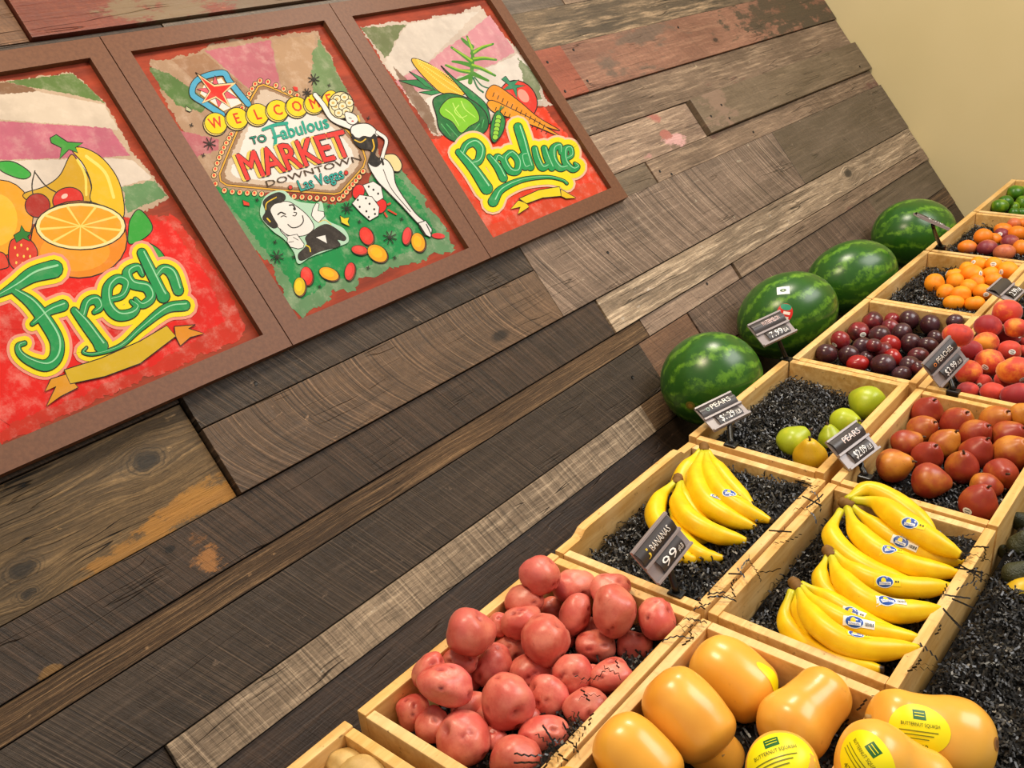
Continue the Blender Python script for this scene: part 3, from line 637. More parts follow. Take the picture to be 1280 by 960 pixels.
B2.stroke([(188, 200), (208, 186), (236, 198)], 9, INK); B2.stroke([(205, 216), (225, 208), (245, 216)], 6, INK); B2.stroke([(262, 140), (285, 140), (300, 165)], 9, INK); B2.ell(294, 163, 9, 11, INK)
B2.stroke([(288, 185), (308, 190), (298, 208), (282, 206)], 6, INK); B2.stroke([(250, 262), (280, 284), (322, 276), (350, 245), (345, 205)], 7, INK)
B2.poly([(200, 290), (250, 338), (310, 326), (356, 388), (350, 412), (318, 420), (268, 408), (246, 376), (250, 352), (205, 305)], WHT, line=5)
B2.stroke([(256, 378), (290, 372)], 4, INK); B2.stroke([(285, 345), (320, 365)], 4, INK)
B2.poly([(402, 205), (412, 160), (432, 126), (452, 132), (444, 176), (482, 182), (486, 212), (448, 252), (420, 232)], WHT, line=5)
B2.stroke([(365, 395), (390, 410), (396, 440)], 8, (0.92, 0.80, 0.15)); B2.stroke([(450, 250), (490, 235), (530, 265)], 5, (0.9, 0.8, 0.4))
B2.at(200, 50, 0.3125)
B2.poly([(880, 470), (935, 460), (965, 500), (950, 530), (900, 510)], (0.93, 0.86, 0.62), True, line=4)
B2.stroke([(618, 222), (650, 262), (690, 318), (775, 352)], [15, 17, 20, 26], INK, grow=3); B2.stroke([(618, 222), (650, 262), (690, 318), (775, 352)], [15, 17, 20, 26], WHT)
B2.poly([(830, 490), (895, 478), (930, 520), (945, 588), (1015, 690), (1062, 735), (1044, 750), (962, 664), (905, 606), (862, 560)], WHT, True, line=4)
B2.stroke([(890, 520), (925, 600), (1000, 690)], 3, INK)
B2.poly([(1030, 735), (1060, 725), (1086, 760), (1080, 792), (1056, 780)], WHT, line=4); B2.stroke([(1035, 745), (1060, 785)], 8, INK); B2.stroke([(1062, 738), (1082, 780)], 4, INK)
B2.poly([(768, 346), (830, 338), (872, 376), (858, 392), (800, 398), (764, 382)], WHT, True, line=4)
B2.poly([(764, 378), (786, 398), (812, 388), (840, 392), (858, 380), (868, 424), (858, 462), (884, 486), (862, 510), (832, 492), (842, 446), (802, 436), (774, 412)], (0.12, 0.10, 0.09), True, line=3)
B2.stroke([(775, 402), (800, 412), (822, 398)], 5, (0.90, 0.72, 0.15)); B2.stroke([(848, 400), (854, 430), (846, 450)], 6, (0.90, 0.72, 0.15))
B2.stroke([(866, 372), (902, 402), (892, 452), (884, 480)], 17, INK); B2.stroke([(866, 372), (902, 402), (892, 452), (884, 480)], 12, WHT); B2.stroke([(884, 478), (890, 500)], 9, INK)
B2.ell(722, 264, 48, 52, (0.94, 0.88, 0.66), line=4); 
for x, y in [(705, 240), (735, 232), (755, 255), (700, 270), (728, 268), (742, 290), (690, 255), (712, 295)]: B2.ell(x, y, 15, 14, (0.96, 0.92, 0.78), line=3, n=14); B2.ell(x, y, 7, 6, (0.85, 0.72, 0.40), n=8)
B2.poly([(738, 292), (775, 300), (790, 325), (770, 342), (745, 330)], WHT, True, line=3); B2.stroke([(752, 314), (764, 318)], 3, INK); B2.ell(768, 328, 5, 3, (0.8, 0.2, 0.2)); B2.stroke([(788, 305), (796, 330)], 7, (0.92, 0.8, 0.3))
B2.build('painted_artwork', M['paint'], r2)

# ---- right painting: vegetables and the word Produce
r3, c3 = frame(2, 'rightmost framed painting of vegetables over the green word Produce')
B3 = Art(YP, c3)
B3.at(400, 0, 0.3125)
B3.poly([(155, 105), (250, 95), (400, 78), (560, 50), (645, 28), (700, 100), (790, 200), (870, 290), (905, 400), (930, 418), (460, 548), (440, 520), (380, 430), (270, 280), (200, 170)], (0.83, 0.76, 0.70), rag=14, seed=41)
B3.poly([(165, 112), (345, 98), (262, 235), (215, 175)], (0.46, 0.50, 0.33), rag=9, seed=42)
B3.poly([(348, 98), (560, 55), (640, 42), (430, 248), (300, 318), (258, 250)], (0.87, 0.82, 0.77), rag=6, seed=43)
B3.poly([(430, 250), (680, 62), (780, 205), (700, 258), (480, 335), (350, 380), (300, 325)], (0.85, 0.58, 0.62), rag=6, seed=44)
B3.poly([(480, 338), (700, 260), (790, 215), (862, 295), (890, 400), (640, 470), (500, 500), (390, 440)], (0.91, 0.87, 0.83), rag=6, seed=45)
B3.poly([(790, 230), (862, 295), (890, 395), (830, 405)], (0.52, 0.56, 0.42), rag=8, seed=46)
B3.poly([(290, 260), (330, 350), (440, 520), (470, 540), (440, 430), (360, 330)], (0.55, 0.44, 0.36), rag=8, seed=47)
B3.poly([(428, 548), (640, 486), (900, 412), (935, 422), (1165, 755), (1000, 830), (690, 962), (600, 830)], (0.90, 0.30, 0.16), rag=5, seed=48)
B3.poly([(440, 560), (640, 500), (900, 430), (1060, 640), (1100, 730), (900, 800), (700, 900), (620, 800)], (0.95, 0.25, 0.10), rag=14, seed=49)
B3.flush('painted_background', M['paint_bg'], r3)
B3.at(490, 30, 0.2604)
for p in [[(375, 280), (385, 200), (385, 130), (360, 60)], [(378, 230), (320, 222), (258, 198)], [(376, 250), (340, 262), (306, 272)], [(380, 200), (430, 215), (495, 248)], [(382, 180), (340, 150), (285, 112)], [(386, 170), (440, 165), (500, 172)], [(386, 140), (430, 115), (485, 96)], [(388, 238), (430, 258), (462, 272)], [(384, 200), (330, 185), (290, 180)], [(384, 110), (350, 85), (335, 70)]]:
    B3.stroke(p, 22, (0.28, 0.55, 0.16), 10)
for p in [[(372, 228), (320, 218), (264, 196)], [(386, 196), (430, 210), (480, 236)], [(382, 176), (345, 150), (292, 116)], [(392, 166), (440, 160), (492, 168)], [(392, 136), (430, 110), (478, 96)], [(384, 120), (372, 90), (362, 66)]]:
    B3.stroke(p, 10, (0.60, 0.78, 0.18), 5)
B3.stroke([(388, 255), (410, 305), (440, 330)], 8, (0.16, 0.45, 0.30)); B3.stroke([(395, 255), (430, 295), (470, 310)], 6, (0.16, 0.45, 0.30))
B3.ell(606, 365, 98, 82, (0.90, 0.22, 0.16), 50, line=5); B3.ell(630, 345, 22, 36, (0.97, 0.62, 0.55), -35)
B3.poly([(545, 250), (566, 278), (610, 268), (588, 292), (640, 296), (598, 308), (600, 360), (580, 312), (530, 318), (560, 294), (525, 265)], (0.20, 0.55, 0.40), line=3)
B3.poly([(32, 272), (120, 268), (210, 318), (150, 312)], (0.16, 0.50, 0.28), line=3); B3.poly([(82, 228), (150, 262), (205, 314), (160, 300)], (0.16, 0.55, 0.30), line=3)
B3.poly([(130, 328), (200, 318), (250, 326), (190, 342)], (0.16, 0.55, 0.30), line=3)
B3.poly([(94, 178), (112, 166), (185, 196), (275, 262), (345, 320), (335, 342), (245, 334), (200, 302), (132, 232)], (0.93, 0.74, 0.20), True, line=4)
for i in range(26):
    a = i / 25; 
    for j in range(3):
        B3.ell(120 + a * 205 + j * 5, 182 + a * 140 + (j - 1) * (10 + 22 * math.sin(a * 2.6)), 4.5, 4.5, (0.98, 0.86, 0.38), n=6)
B3.poly([(234, 202), (300, 262), (400, 338), (455, 395), (470, 480), (430, 430), (345, 330)], (0.13, 0.52, 0.28), True, line=4)
B3.poly([(195, 370), (230, 342), (290, 335), (385, 368), (450, 430), (458, 502), (400, 545), (300, 565), (230, 512), (212, 440)], (0.12, 0.45, 0.22), True, line=5)
B3.poly([(228, 408), (275, 358), (350, 358), (402, 408), (418, 462), (372, 492), (330, 524), (288, 472), (238, 442)], (0.52, 0.80, 0.16), True, line=4)
for p in [[(290, 380), (310, 420), (350, 470)], [(330, 370), (350, 410), (400, 450)], [(255, 410), (290, 440), (320, 490)], [(320, 390), (300, 420), (330, 450), (360, 440)]]: B3.stroke(p, 5, (0.80, 0.95, 0.45), 3)
for p in [[(235, 480), (280, 540)], [(260, 480), (320, 548)], [(420, 480), (380, 530)], [(440, 460), (430, 500)]]: B3.stroke(p, 4, (0.35, 0.75, 0.42), 2)
B3.poly([(448, 345), (470, 302), (510, 300), (610, 372), (700, 448), (805, 512), (700, 482), (600, 432), (520, 400), (470, 372)], (0.93, 0.58, 0.10), True, line=4)
B3.poly([(455, 385), (480, 368), (560, 402), (680, 462), (820, 548), (700, 498), (600, 462), (530, 440), (480, 420)], (0.95, 0.62, 0.12), True, line=4)
for i in range(12):
    x = 490 + i * 22; B3.stroke([(x, 330 + i * 14), (x - 8, 350 + i * 14)], 4, INK); B3.stroke([(x + 10, 400 + i * 11), (x + 4, 418 + i * 10)], 4, INK)
SP = [([(318, 618), (390, 700), (452, 792)], [30, 44, 56]),
      ([(330, 632), (352, 588), (392, 572), (424, 606), (412, 660), (372, 676)], [24, 34, 40, 42, 36, 24]),
      ([(465, 640), (505, 690), (532, 742)], [24, 34, 38]),
      ([(488, 670), (502, 640), (528, 652)], [20, 26, 22]),
      ([(560, 622), (535, 655), (562, 706), (598, 708), (604, 662), (574, 624), (556, 628)], [26, 32, 34, 34, 32, 28, 24]),
      ([(602, 498), (622, 560), (642, 630), (662, 690)], [40, 42, 38, 34]),
      ([(640, 628), (618, 640), (632, 690), (656, 684)], [22, 26, 26, 20]),
      ([(682, 602), (694, 650), (716, 692), (742, 684)], [28, 32, 32, 26]), ([(728, 600), (742, 645), (764, 694)], [28, 32, 30]),
      ([(806, 622), (800, 588), (770, 604), (772, 656), (802, 694), (836, 688)], [16, 28, 34, 36, 32, 22]),
      ([(828, 652), (858, 634), (852, 600), (826, 608), (828, 664), (862, 700), (888, 688), (874, 672)], [18, 22, 26, 30, 32, 30, 22, 12]),
      ([(482, 856), (520, 798), (620, 752), (740, 738), (812, 752), (836, 768)], [46, 34, 22, 14, 10, 12])]
lettering(B3, SP, glow=(0.98, 0.78, 0.66), gw=38, yw=28, ink=4)
B3.poly([(500, 422), (526, 438), (540, 470), (528, 525), (490, 572), (470, 545), (474, 475)], (0.14, 0.55, 0.25), True, line=5)
for k in range(6): B3.ell(508 - k * 3.2, 452 + k * 19, 13, 12, (0.62, 0.86, 0.25), line=3, n=12)
B3.stroke([(505, 440), (522, 395)], 6, (0.2, 0.5, 0.3)); B3.stroke([(515, 415), (535, 400)], 5, (0.2, 0.5, 0.3))
B3.poly([(602, 850), (565, 892), (612, 882), (600, 918), (655, 882), (640, 862)], (0.94, 0.82, 0.08), line=3)
B3.poly([(805, 795), (880, 838), (832, 842), (808, 830)], (0.94, 0.78, 0.08), line=3)
B3.poly([(605, 842), (700, 800), (800, 784), (808, 830), (720, 838), (642, 866)], (0.95, 0.86, 0.08), line=4)
B3.build('painted_artwork', M['paint'], r3)

# ------------------------------------------------------------------ produce display stand and crates
LOW_V = 3 * PV + 0.12
M['standwood'] = mat_flat('stand_dark_stain', (0.16, 0.13, 0.11), 0.6)
U0, U1 = -2 * PU - 0.25, 6 * PU - 0.01 + 0.02
U1 = min(U1, CX - ORG.x - 0.01)
CH = 0.118                                        # crate height
stand = empty('display_stand', (ORG.x + 0.8, -0.7, 0.0), 'dark sloping produce stand carrying the wooden crates', 'display stand')
SF = (ORG, SU, SV, SN)                            # frame: along the wall, up the slope, off the slope
boxmesh('slope_board', SF, (U0, -LOW_V, -CH - 0.032), (U1, 0.012, -CH - 0.004), M['standwood'], stand)
lz = 1.172
boxmesh('ledge_board', WF, (ORG.x + U0, -0.176, lz - 0.025), (ORG.x + U1, -0.0215, lz), M['standwood'], stand)
for xx in (ORG.x + U0 + 0.02, ORG.x + 0.9, ORG.x + U1 - 0.06):
    boxmesh('leg', WF, (xx, -0.13, 0.0), (xx + 0.05, -0.08, lz - 0.026), M['standwood'], stand)
    lowz = slope(0, LOW_V - 0.12, -CH - 0.034).z; lowy = slope(0, LOW_V - 0.12, 0).y
    boxmesh('leg', WF, (xx, lowy - 0.03, 0.0), (xx + 0.05, lowy + 0.02, lowz), M['standwood'], stand)

CRATES = {}
KEYS = {'plum': 'plum', 'apri': 'apricot', 'mango': 'mango', 'lime': 'lime', 'peach': 'peach', 'rpear': 'red_pear', 'gpear': 'green_pear'}
def crate(key, i, j, label, du=0.0, dv=0.0, wtop=0.0, notch=False, rot=0.0):
    """i = place along the wall, j = 0 next to the wall or 1 below it"""
    r_ = random.Random(hash((i, j)) % 1000)
    u0 = i * PU + du; v0 = j * PV + dv; L = PU - 0.012; D = PV - 0.006
    base = slope(u0 + L / 2, v0 + D / 2, -CH)
    root = empty('wooden_crate', base, label, 'crate', 'pale pine produce crates')
    ca, sa = math.cos(rot), math.sin(rot)
    x = SU * ca + SV * sa; y = SV * ca - SU * sa
    fr = (slope(u0 + L / 2, v0 + D / 2, wtop), x, y, SN)
    T_ = 0.0185; hl, hd = L / 2, D / 2
    mb = M['crate']
    def bd(name, lo, hi, label_=None):
        c = fr[0] + x * (lo[0] + hi[0]) / 2 + y * (lo[1] + hi[1]) / 2 + SN * (lo[2] + hi[2]) / 2
        o = boxmesh(name, fr, lo, hi, mb, root, 0.0022, origin=c); return o
    if notch:   # taller wall-side board with cut-down ends
        prof = [(-hl, -CH), (hl, -CH), (hl, 0.0), (hl - 0.05, 0.002), (hl - 0.062, 0.012), (hl - 0.075, 0.014), (-hl + 0.085, 0.014), (-hl + 0.07, 0.012), (-hl + 0.06, 0.004), (-hl + 0.05, 0.0), (-hl, 0.0)]
        prof = [(a, b - 0.002) for a, b in prof]
        n = len(prof); V = [fr[0] + x * a + y * (hd - T_) + SN * b for a, b in prof] + [fr[0] + x * a + y * hd + SN * b for a, b in prof]
        F = [list(range(n)), list(range(2 * n - 1, n - 1, -1))] + [(k, k + n, (k + 1) % n + n, (k + 1) % n) for k in range(n)]
        mk('side_board', V, F, mb, root, smooth=False)
    else: bd('side_board', (-hl, hd - T_, -CH), (hl, hd, r_.uniform(-.002, .001)))
    bd('side_board', (-hl, -hd, -CH), (hl, -hd + T_, r_.uniform(-.002, .001)))
    bd('end_board', (-hl, -hd + T_ + 0.0004, -CH), (-hl + T_, hd - T_ - 0.0004, r_.uniform(-.004, -.001)))
    bd('end_board', (hl - T_, -hd + T_ + 0.0004, -CH), (hl, hd - T_ - 0.0004, r_.uniform(-.004, -.001)))
    bd('bottom_board', (-hl + T_, -hd + T_, -CH), (hl - T_, hd - T_, -CH + 0.008))
    CRATES[KEYS.get(key, key)] = CRATES[key] = (u0 + T_, u0 + L - T_, v0 + T_, v0 + D - T_)
    return root
crate('tan', -2, 0, 'pine crate of tan potatoes at the bottom edge, nearest the camera', du=-0.012)
crate('potato', -1, 0, 'pine crate full of red potatoes', du=0.0)
crate('banA', 0, 0, 'pine crate of bananas beside the plank wall, with a notched side board', notch=True)
crate('gpear', 1, 0, 'pine crate of green pears below the first watermelon', du=0.012, dv=-0.014)
crate('plum', 2, 0, 'pine crate of dark plums', du=0.008)
crate('apri', 3, 0, 'pine crate of apricots below the watermelons')
crate('mango', 4, 0, 'pine crate of orange and purple mangoes')
crate('lime', 5, 0, 'pine crate of limes farthest away by the cream wall')
crate('squash', -1, 1, 'pine crate of butternut squash', du=-0.006)
crate('banB', 0, 1, 'pine crate of three banana bunches away from the wall')
crate('rpear', 1, 1, 'pine crate of red pears')
crate('peach', 2, 1, 'pine crate of peaches')
crate('empty', 3, 1, 'pine crate lined with shredded paper below the apricots')
crate('far', 4, 1, 'pine crate below the mangoes at the right edge')

# ------------------------------------------------------------------ shredded black paper
_t = NT('black_paper'); _n = _t.noise(_t.obj(), 55.0, 3, 0.6)
M['shred'] = _t.fin(_t.mix(_t.ramp(_n, 0.4, 0.75), lin((0.055, 0.048, 0.042)), lin((0.15, 0.135, 0.12))), 0.36, 0.6)
M['shredbed'] = mat_flat('paper_bed_black', (0.045, 0.04, 0.036), 0.9)
def ribbon(rr, c, V, F, length, flat=0.35, width=0.0032, heading=None, flatlie=False):
    d = Vector((rr.uniform(-1, 1), rr.uniform(-1, 1), rr.uniform(-flat, flat))) if heading is None else Vector(heading)
    d.normalize()
    nrm = Vector((rr.uniform(-.6, .6), rr.uniform(-.6, .6), 1.0)).normalized()
    if flatlie: nrm = Vector((rr.uniform(-1, 1), rr.uniform(-1, 1), 0.35)).normalized()
    side = d.cross(nrm).normalized(); up = side.cross(d).normalized()
    n = max(4, int(length / 0.0055)); b = len(V); amp = rr.uniform(0.0012, 0.0026)
    bend = 0.0 if flatlie else rr.uniform(-14, 14); bz = rr.uniform(-16, 16) if flatlie else rr.uniform(-10, 6)
    for k in range(n):
        t = (k - n / 2) * length / n
        p = c + d * t * 0.85 + side * (bend * t * t) + up * (amp * (1 if k % 2 else -1) + bz * t * t)
        w = side * (width / 2)
        V += [p - w, p + w]
        if k: F.append((b + 2 * k - 2, b + 2 * k - 1, b + 2 * k + 1, b + 2 * k))
def l2w(p): return ORG + SU * p.x - SV * p.y + SN * p.z
SHN = {}
def shred(key, label, fn, count, seed, box=None, extra=()):
    rr = random.Random(seed); u0, u1, v0, v1 = box or CRATES[key]
    V, F = [], []
    nx, ny = 14, 10                                             # packed bed underneath
    for a in range(nx + 1):
        for b in range(ny + 1):
            u = u0 + 0.003 + (u1 - u0 - 0.006) * a / nx; v = v0 + 0.003 + (v1 - v0 - 0.006) * b / ny
            V.append(Vector((u, v, fn(u, v) - 0.006)))
    for a in range(nx):
        for b in range(ny):
            q = a * (ny + 1) + b; F.append((q, q + ny + 1, q + ny + 2, q + 1))
    for k in range(count):
        u = rr.uniform(u0 + 0.012, u1 - 0.012); v = rr.uniform(v0 + 0.012, v1 - 0.012)
        L_ = min(rr.uniform(0.022, 0.055), 1.9 * min(u - u0, u1 - u, v - v0, v1 - v) + 0.014)
        ribbon(rr, Vector((u, v, fn(u, v) + rr.uniform(-0.004, 0.010))), V, F, L_)
    for (px, py, n, ln) in extra:                                # strands hanging over the rims
        P = on_shelf(px, py, n); q = P - ORG
        for e in range(rr.choice((1, 2))):
            ribbon(rr, Vector((q.dot(SU) + rr.uniform(-.006, .006), -q.dot(SV) + rr.uniform(-.006, .006), n + rr.uniform(0.006, 0.011))), V, F, ln * rr.uniform(0.8, 1.25), 0.04, 0.0028, flatlie=True)
    W = [l2w(p) for p in V]
    nb = nx * ny
    o = mk('shredded_paper', W, F, M['shred'], None, origin=slope((u0 + u1) / 2, (v0 + v1) / 2, -CH + 0.01), smooth=False)
    o.data.materials.append(M['shredbed'])
    for q in range(nb): o.data.polygons[q].material_index = 1
    SHN[key] = fn
    return tag(o, label, 'shredded paper', None, 'stuff')
def level(n0, slu=0.0, slv=0.0, key=None, mound=0.0, bumps=0.008):
    u0, u1, v0, v1 = CRATES[key] if key else (0, 1, 0, 1)
    def fn(u, v):
        a = (u - u0) / (u1 - u0); b = (v - v0) / (v1 - v0)
        return n0 + slu * a + slv * b + mound * 4 * a * (1 - a) * b + bumps * noise.noise(Vector((u * 14, v * 14, n0 * 50)))
    return fn
shred('potato', 'black shredded paper showing between the red potatoes', level(-0.085, key='potato', slv=0.04), 700, 1,
      extra=[(740, 855, 0, .05), (735, 875, 0, .05), (765, 842, 0, .04), (770, 830, 0, .03), (845, 800, 0, .05), (860, 790, 0, .05), (868, 795, 0, .05), (855, 808, 0, .04), (870, 780, 0, .05), (720, 905, 0, .05), (715, 915, 0, .05), (700, 940, 0, .05), (690, 945, 0, .06), (712, 935, 0, .05), (725, 928, 0, .06), (740, 900, 0, .04), (695, 928, 0.0, .05), (682, 935, 0, .05), (665, 958, 0, .05), (675, 950, 0, .06)])
shred('banA', 'black shredded paper under the bananas with the price sign', level(-0.052, slv=0.034, slu=0.012, key='banA', bumps=0.012), 2600, 2,
      extra=[(895, 745, 0, .05), (905, 752, 0, .05), (890, 735, 0, .05), (880, 760, 0, .04), (945, 720, 0, .08), (930, 705, 0, .06), (985, 678, 0, .07), (975, 668, 0, .05), (1000, 640, 0, .05), (1015, 632, 0, .06), (1020, 620, 0, .06), (1025, 640, 0, .06), (1010, 615, 0, .06), (1005, 608, 0, .05), (1018, 650, 0, .05), (990, 625, 0, .05), (900, 728, 0, .05), (912, 735, 0, .05), (925, 722, 0, .04), (920, 690, 0, .04)])
shred('gpear', 'bed of black shredded paper around the green pears', level(-0.040, slv=-0.022, key='gpear', mound=0.0, bumps=0.012), 2800, 3)
shred('plum', 'black shredded paper between the plums', level(-0.078, key='plum', slv=0.02), 700, 4)
shred('apri', 'black shredded paper filling the wall side of the apricot crate', level(-0.045, key='apri', slv=-0.005, bumps=0.012), 2200, 5)
shred('mango', 'black shredded paper behind the mangoes', level(-0.045, key='mango', bumps=0.01), 1300, 6)
shred('lime', 'black shredded paper under the limes', level(-0.07, key='lime'), 400, 7)
shred('squash', 'black shredded paper under the butternut squash', level(-0.085, key='squash', slv=0.02), 600, 8, extra=[(1095, 888, -0.01, .05), (1080, 882, -0.01, .05), (1105, 880, -0.005, .05), (1120, 878, 0, .05)])
shred('banB', 'black shredded paper around the three banana bunches', level(-0.080, slv=0.042, slu=0.022, key='banB', bumps=0.01), 2600, 9,
      extra=[(1085, 830, -0.03, .05), (1092, 836, -0.03, .05), (1150, 835, 0, .05), (1165, 815, 0, .06), (1175, 795, 0, .06), (1185, 775, 0, .06), (1200, 755, 0, .05), (1215, 735, 0, .06), (1220, 715, 0, .05), (1225, 700, 0, .05), (1230, 690, 0, .04), (1130, 880, 0, .06), (1195, 780, 0, .06), (1180, 745, -0.005, .05), (1210, 720, 0, .05), (1205, 700, -0.005, .05), (1155, 842, 0, .05), (1222, 722, 0, .05), (1232, 735, 0, .05)])
shred('rpear', 'black shredded paper under the red pears', level(-0.066, slv=0.01, key='rpear'), 1500, 10)
shred('peach', 'black shredded paper under the peaches', level(-0.058, key='peach'), 1100, 11)
shred('empty', 'black shredded paper in the crate below the apricots', level(-0.045, key='empty'), 700, 12)
shred('far', 'black shredded paper in the crate below the mangoes', level(-0.05, key='far'), 400, 13)
binbox = (-1.15 * PU, 2.0 * PU, 2 * PV + 0.004, 3 * PV + 0.03)
shred('bin', 'wide bed of black shredded paper beside the squash and bananas at lower right', level(-0.066, bumps=0.02), 13000, 14, box=binbox)

# ------------------------------------------------------------------ fruit building blocks
def ico(sub):
    bm = bmesh.new(); bmesh.ops.create_icosphere(bm, subdivisions=sub, radius=1.0)
    V = [v.co.copy() for v in bm.verts]; F = [[v.index for v in f.verts] for f in bm.faces]; bm.free(); return V, F
ICO3, ICO4 = ico(3), ico(4)
def axes_img(ang=0.0, tilt=0.0):
    """x along an image direction (degrees, anticlockwise from right), z towards the camera"""
    a = math.radians(ang)
    x = CR * math.cos(a) + CU * math.sin(a); z = -CF; y = z.cross(x)
    m = Matrix((x, y, z)).transposed()
    return m
def rand_rot(rr): return Euler((rr.uniform(0, 6.28), rr.uniform(0, 6.28), rr.uniform(0, 6.28))).to_matrix()
def look(axis_dir, spin=0.0):
    """matrix whose local z points along axis_dir"""
    return Vector(axis_dir).to_track_quat('Z', 'Y').to_matrix() @ Matrix.Rotation(spin, 3, 'Z')
def pile(items, n0, press=0.86, nmax=0.12, box=None):
    """items: (px, py, radius px, ...) back to front. Every fruit slides along its line of sight until it rests on those before it."""
    out = []
    for it in items:
        px, py, rp = it[0], it[1], it[2]
        n = n0(px, py) if callable(n0) else n0
        P = on_shelf(px, py, n); r = rp * depth(P) / FPX
        d = (CAM - P).normalized(); P0 = P
        P = on_shelf(px, py, n + r); s = 0.0
        for k in range(400):
            r = rp * depth(P) / FPX
            hit = False
            for Q, rq in out:
                if (P - Q).length < press * (r + rq): hit = True; break
            if box:
                q = P - ORG
                if -q.dot(SV) < box[2] + r * 0.80 or q.dot(SU) > box[1] - r * 0.80: hit = True
            if not hit or (P - ORG).dot(SN) > nmax: break
            P = P + (CAM - P).normalized() * 0.003
        out.append((P, r))
    return out

def potato_shape(rr, sub=ICO4, lump=0.14, eyes=8):
    o = Vector((rr.uniform(-50, 50), rr.uniform(-50, 50), rr.uniform(-50, 50)))
    ey = [Vector((rr.gauss(0, 1), rr.gauss(0, 1), rr.gauss(0, 1))).normalized() for _ in range(eyes)]
    es = [rr.uniform(0.10, 0.20) for _ in ey]
    V, ft = [], []
    for v in sub[0]:
        d = 1 + lump * noise.noise(v * 0.9 + o) * 1.6 + 0.035 * noise.noise(v * 2.6 + o); m = 0.0
        for e, s_ in zip(ey, es):
            w = v - e; t1 = e.orthogonal().normalized(); t2 = e.cross(t1)
            q = math.sqrt((w.dot(t1) / 1.7) ** 2 + w.dot(t2) ** 2 + w.dot(e) ** 2) / s_
            if q < 1.6:
                g = math.exp(-q * q * 2.2); d -= 0.15 * g; d += 0.03 * math.exp(-((q - 1.0) * 3) ** 2); m = max(m, g)
        V.append(v * d); ft.append((m, 0.5 + 0.5 * noise.noise(v * 1.3 + o), 0))
    return V, sub[1], ft
def stone_shape(rr, sub=ICO3, groove=0.07, dimple=0.16, lump=0.03, squash=0.94):
    """plum, peach or apricot: stem dimple at +z and a groove running down one side"""
    o = Vector((rr.uniform(-50, 50),) * 3); V, ft = [], []
    for v in sub[0]:
        d = 1 + lump * noise.noise(v * 1.1 + o)
        th = math.acos(max(-1, min(1, v.z)))
        d -= dimple * math.exp(-(th / 0.32) ** 2)
        ph = math.atan2(v.y, v.x)
        gr = math.exp(-(ph / 0.20) ** 2) * (math.sin(th) ** 0.5) * (0.5 + 0.5 * math.cos(th * 0.9))
        d -= groove * gr
        p = v * d; p.z *= squash
        V.append(p); ft.append((0.5 + 0.5 * v.z, gr, math.exp(-(th / 0.22) ** 2)))
    return V, sub[1], ft
def lathe_shape(prof, rr, seg=28, bend=0.0, lump=0.03, ridge=0.0):
    """profile of (z, r) from bottom to top, closed at both ends"""
    o = Vector((rr.uniform(-50, 50),) * 3)
    Q = catmull([(r_, 0, z_) for z_, r_ in prof], 5)
    V, F, ft = [], [], []
    z0, z1 = prof[0][0], prof[-1][0]
    for q in Q:
        t = (q.z - z0) / (z1 - z0)
        for k in range(seg):
            a = 2 * math.pi * k / seg; rad = max(q.x, 0.0)
            p = Vector((rad * math.cos(a), rad * math.sin(a), q.z))
            f_ = 1 + lump * noise.noise(p * 1.3 + o) + ridge * math.cos(5 * a)
            p.x *= f_; p.y *= f_; p.x += bend * (t - 0.3) ** 2
            V.append(p); ft.append((t, 0.5 + 0.5 * noise.noise(p * 1.2 + o), 0.5 + 0.5 * math.cos(a)))
    n = len(Q)
    for i in range(n - 1):
        for k in range(seg): F.append((i * seg + k, i * seg + (k + 1) % seg, (i + 1) * seg + (k + 1) % seg, (i + 1) * seg + k))
    F.append(tuple(range(seg - 1, -1, -1))); F.append(tuple((n - 1) * seg + k for k in range(seg)))
    return V, F, ft
def put(name, shape, mat_, P, mtx, sc, label, cat, group):
    V, F, ft = shape
    W = [P + mtx @ Vector((v.x * sc[0], v.y * sc[1], v.z * sc[2])) for v in V]
    o = mk(name, W, F, mat_, None, origin=P, feat=ft)
    tag(o, label, cat, group)
    GEO[o.name] = (W, F)
    return o
GEO = {}
def stem(parent, pts, r0, r1, mat_, name='stem'):
    Q = catmull(pts, 3); V, F = [], []; n = 7
    for i, q in enumerate(Q):
        d = (Q[min(i + 1, len(Q) - 1)] - Q[max(i - 1, 0)]).normalized(); a = d.orthogonal().normalized(); b = d.cross(a)
        r_ = r0 + (r1 - r0) * i / (len(Q) - 1)
        V += [q + a * r_ * math.cos(2 * math.pi * k / n) + b * r_ * math.sin(2 * math.pi * k / n) for k in range(n)]
    for i in range(len(Q) - 1):
        for k in range(n): F.append((i * n + k, i * n + (k + 1) % n, (i + 1) * n + (k + 1) % n, (i + 1) * n + k))
    F += [tuple(range(n - 1, -1, -1)), tuple((len(Q) - 1) * n + k for k in range(n))]
    return mk(name, V, F, mat_, parent)
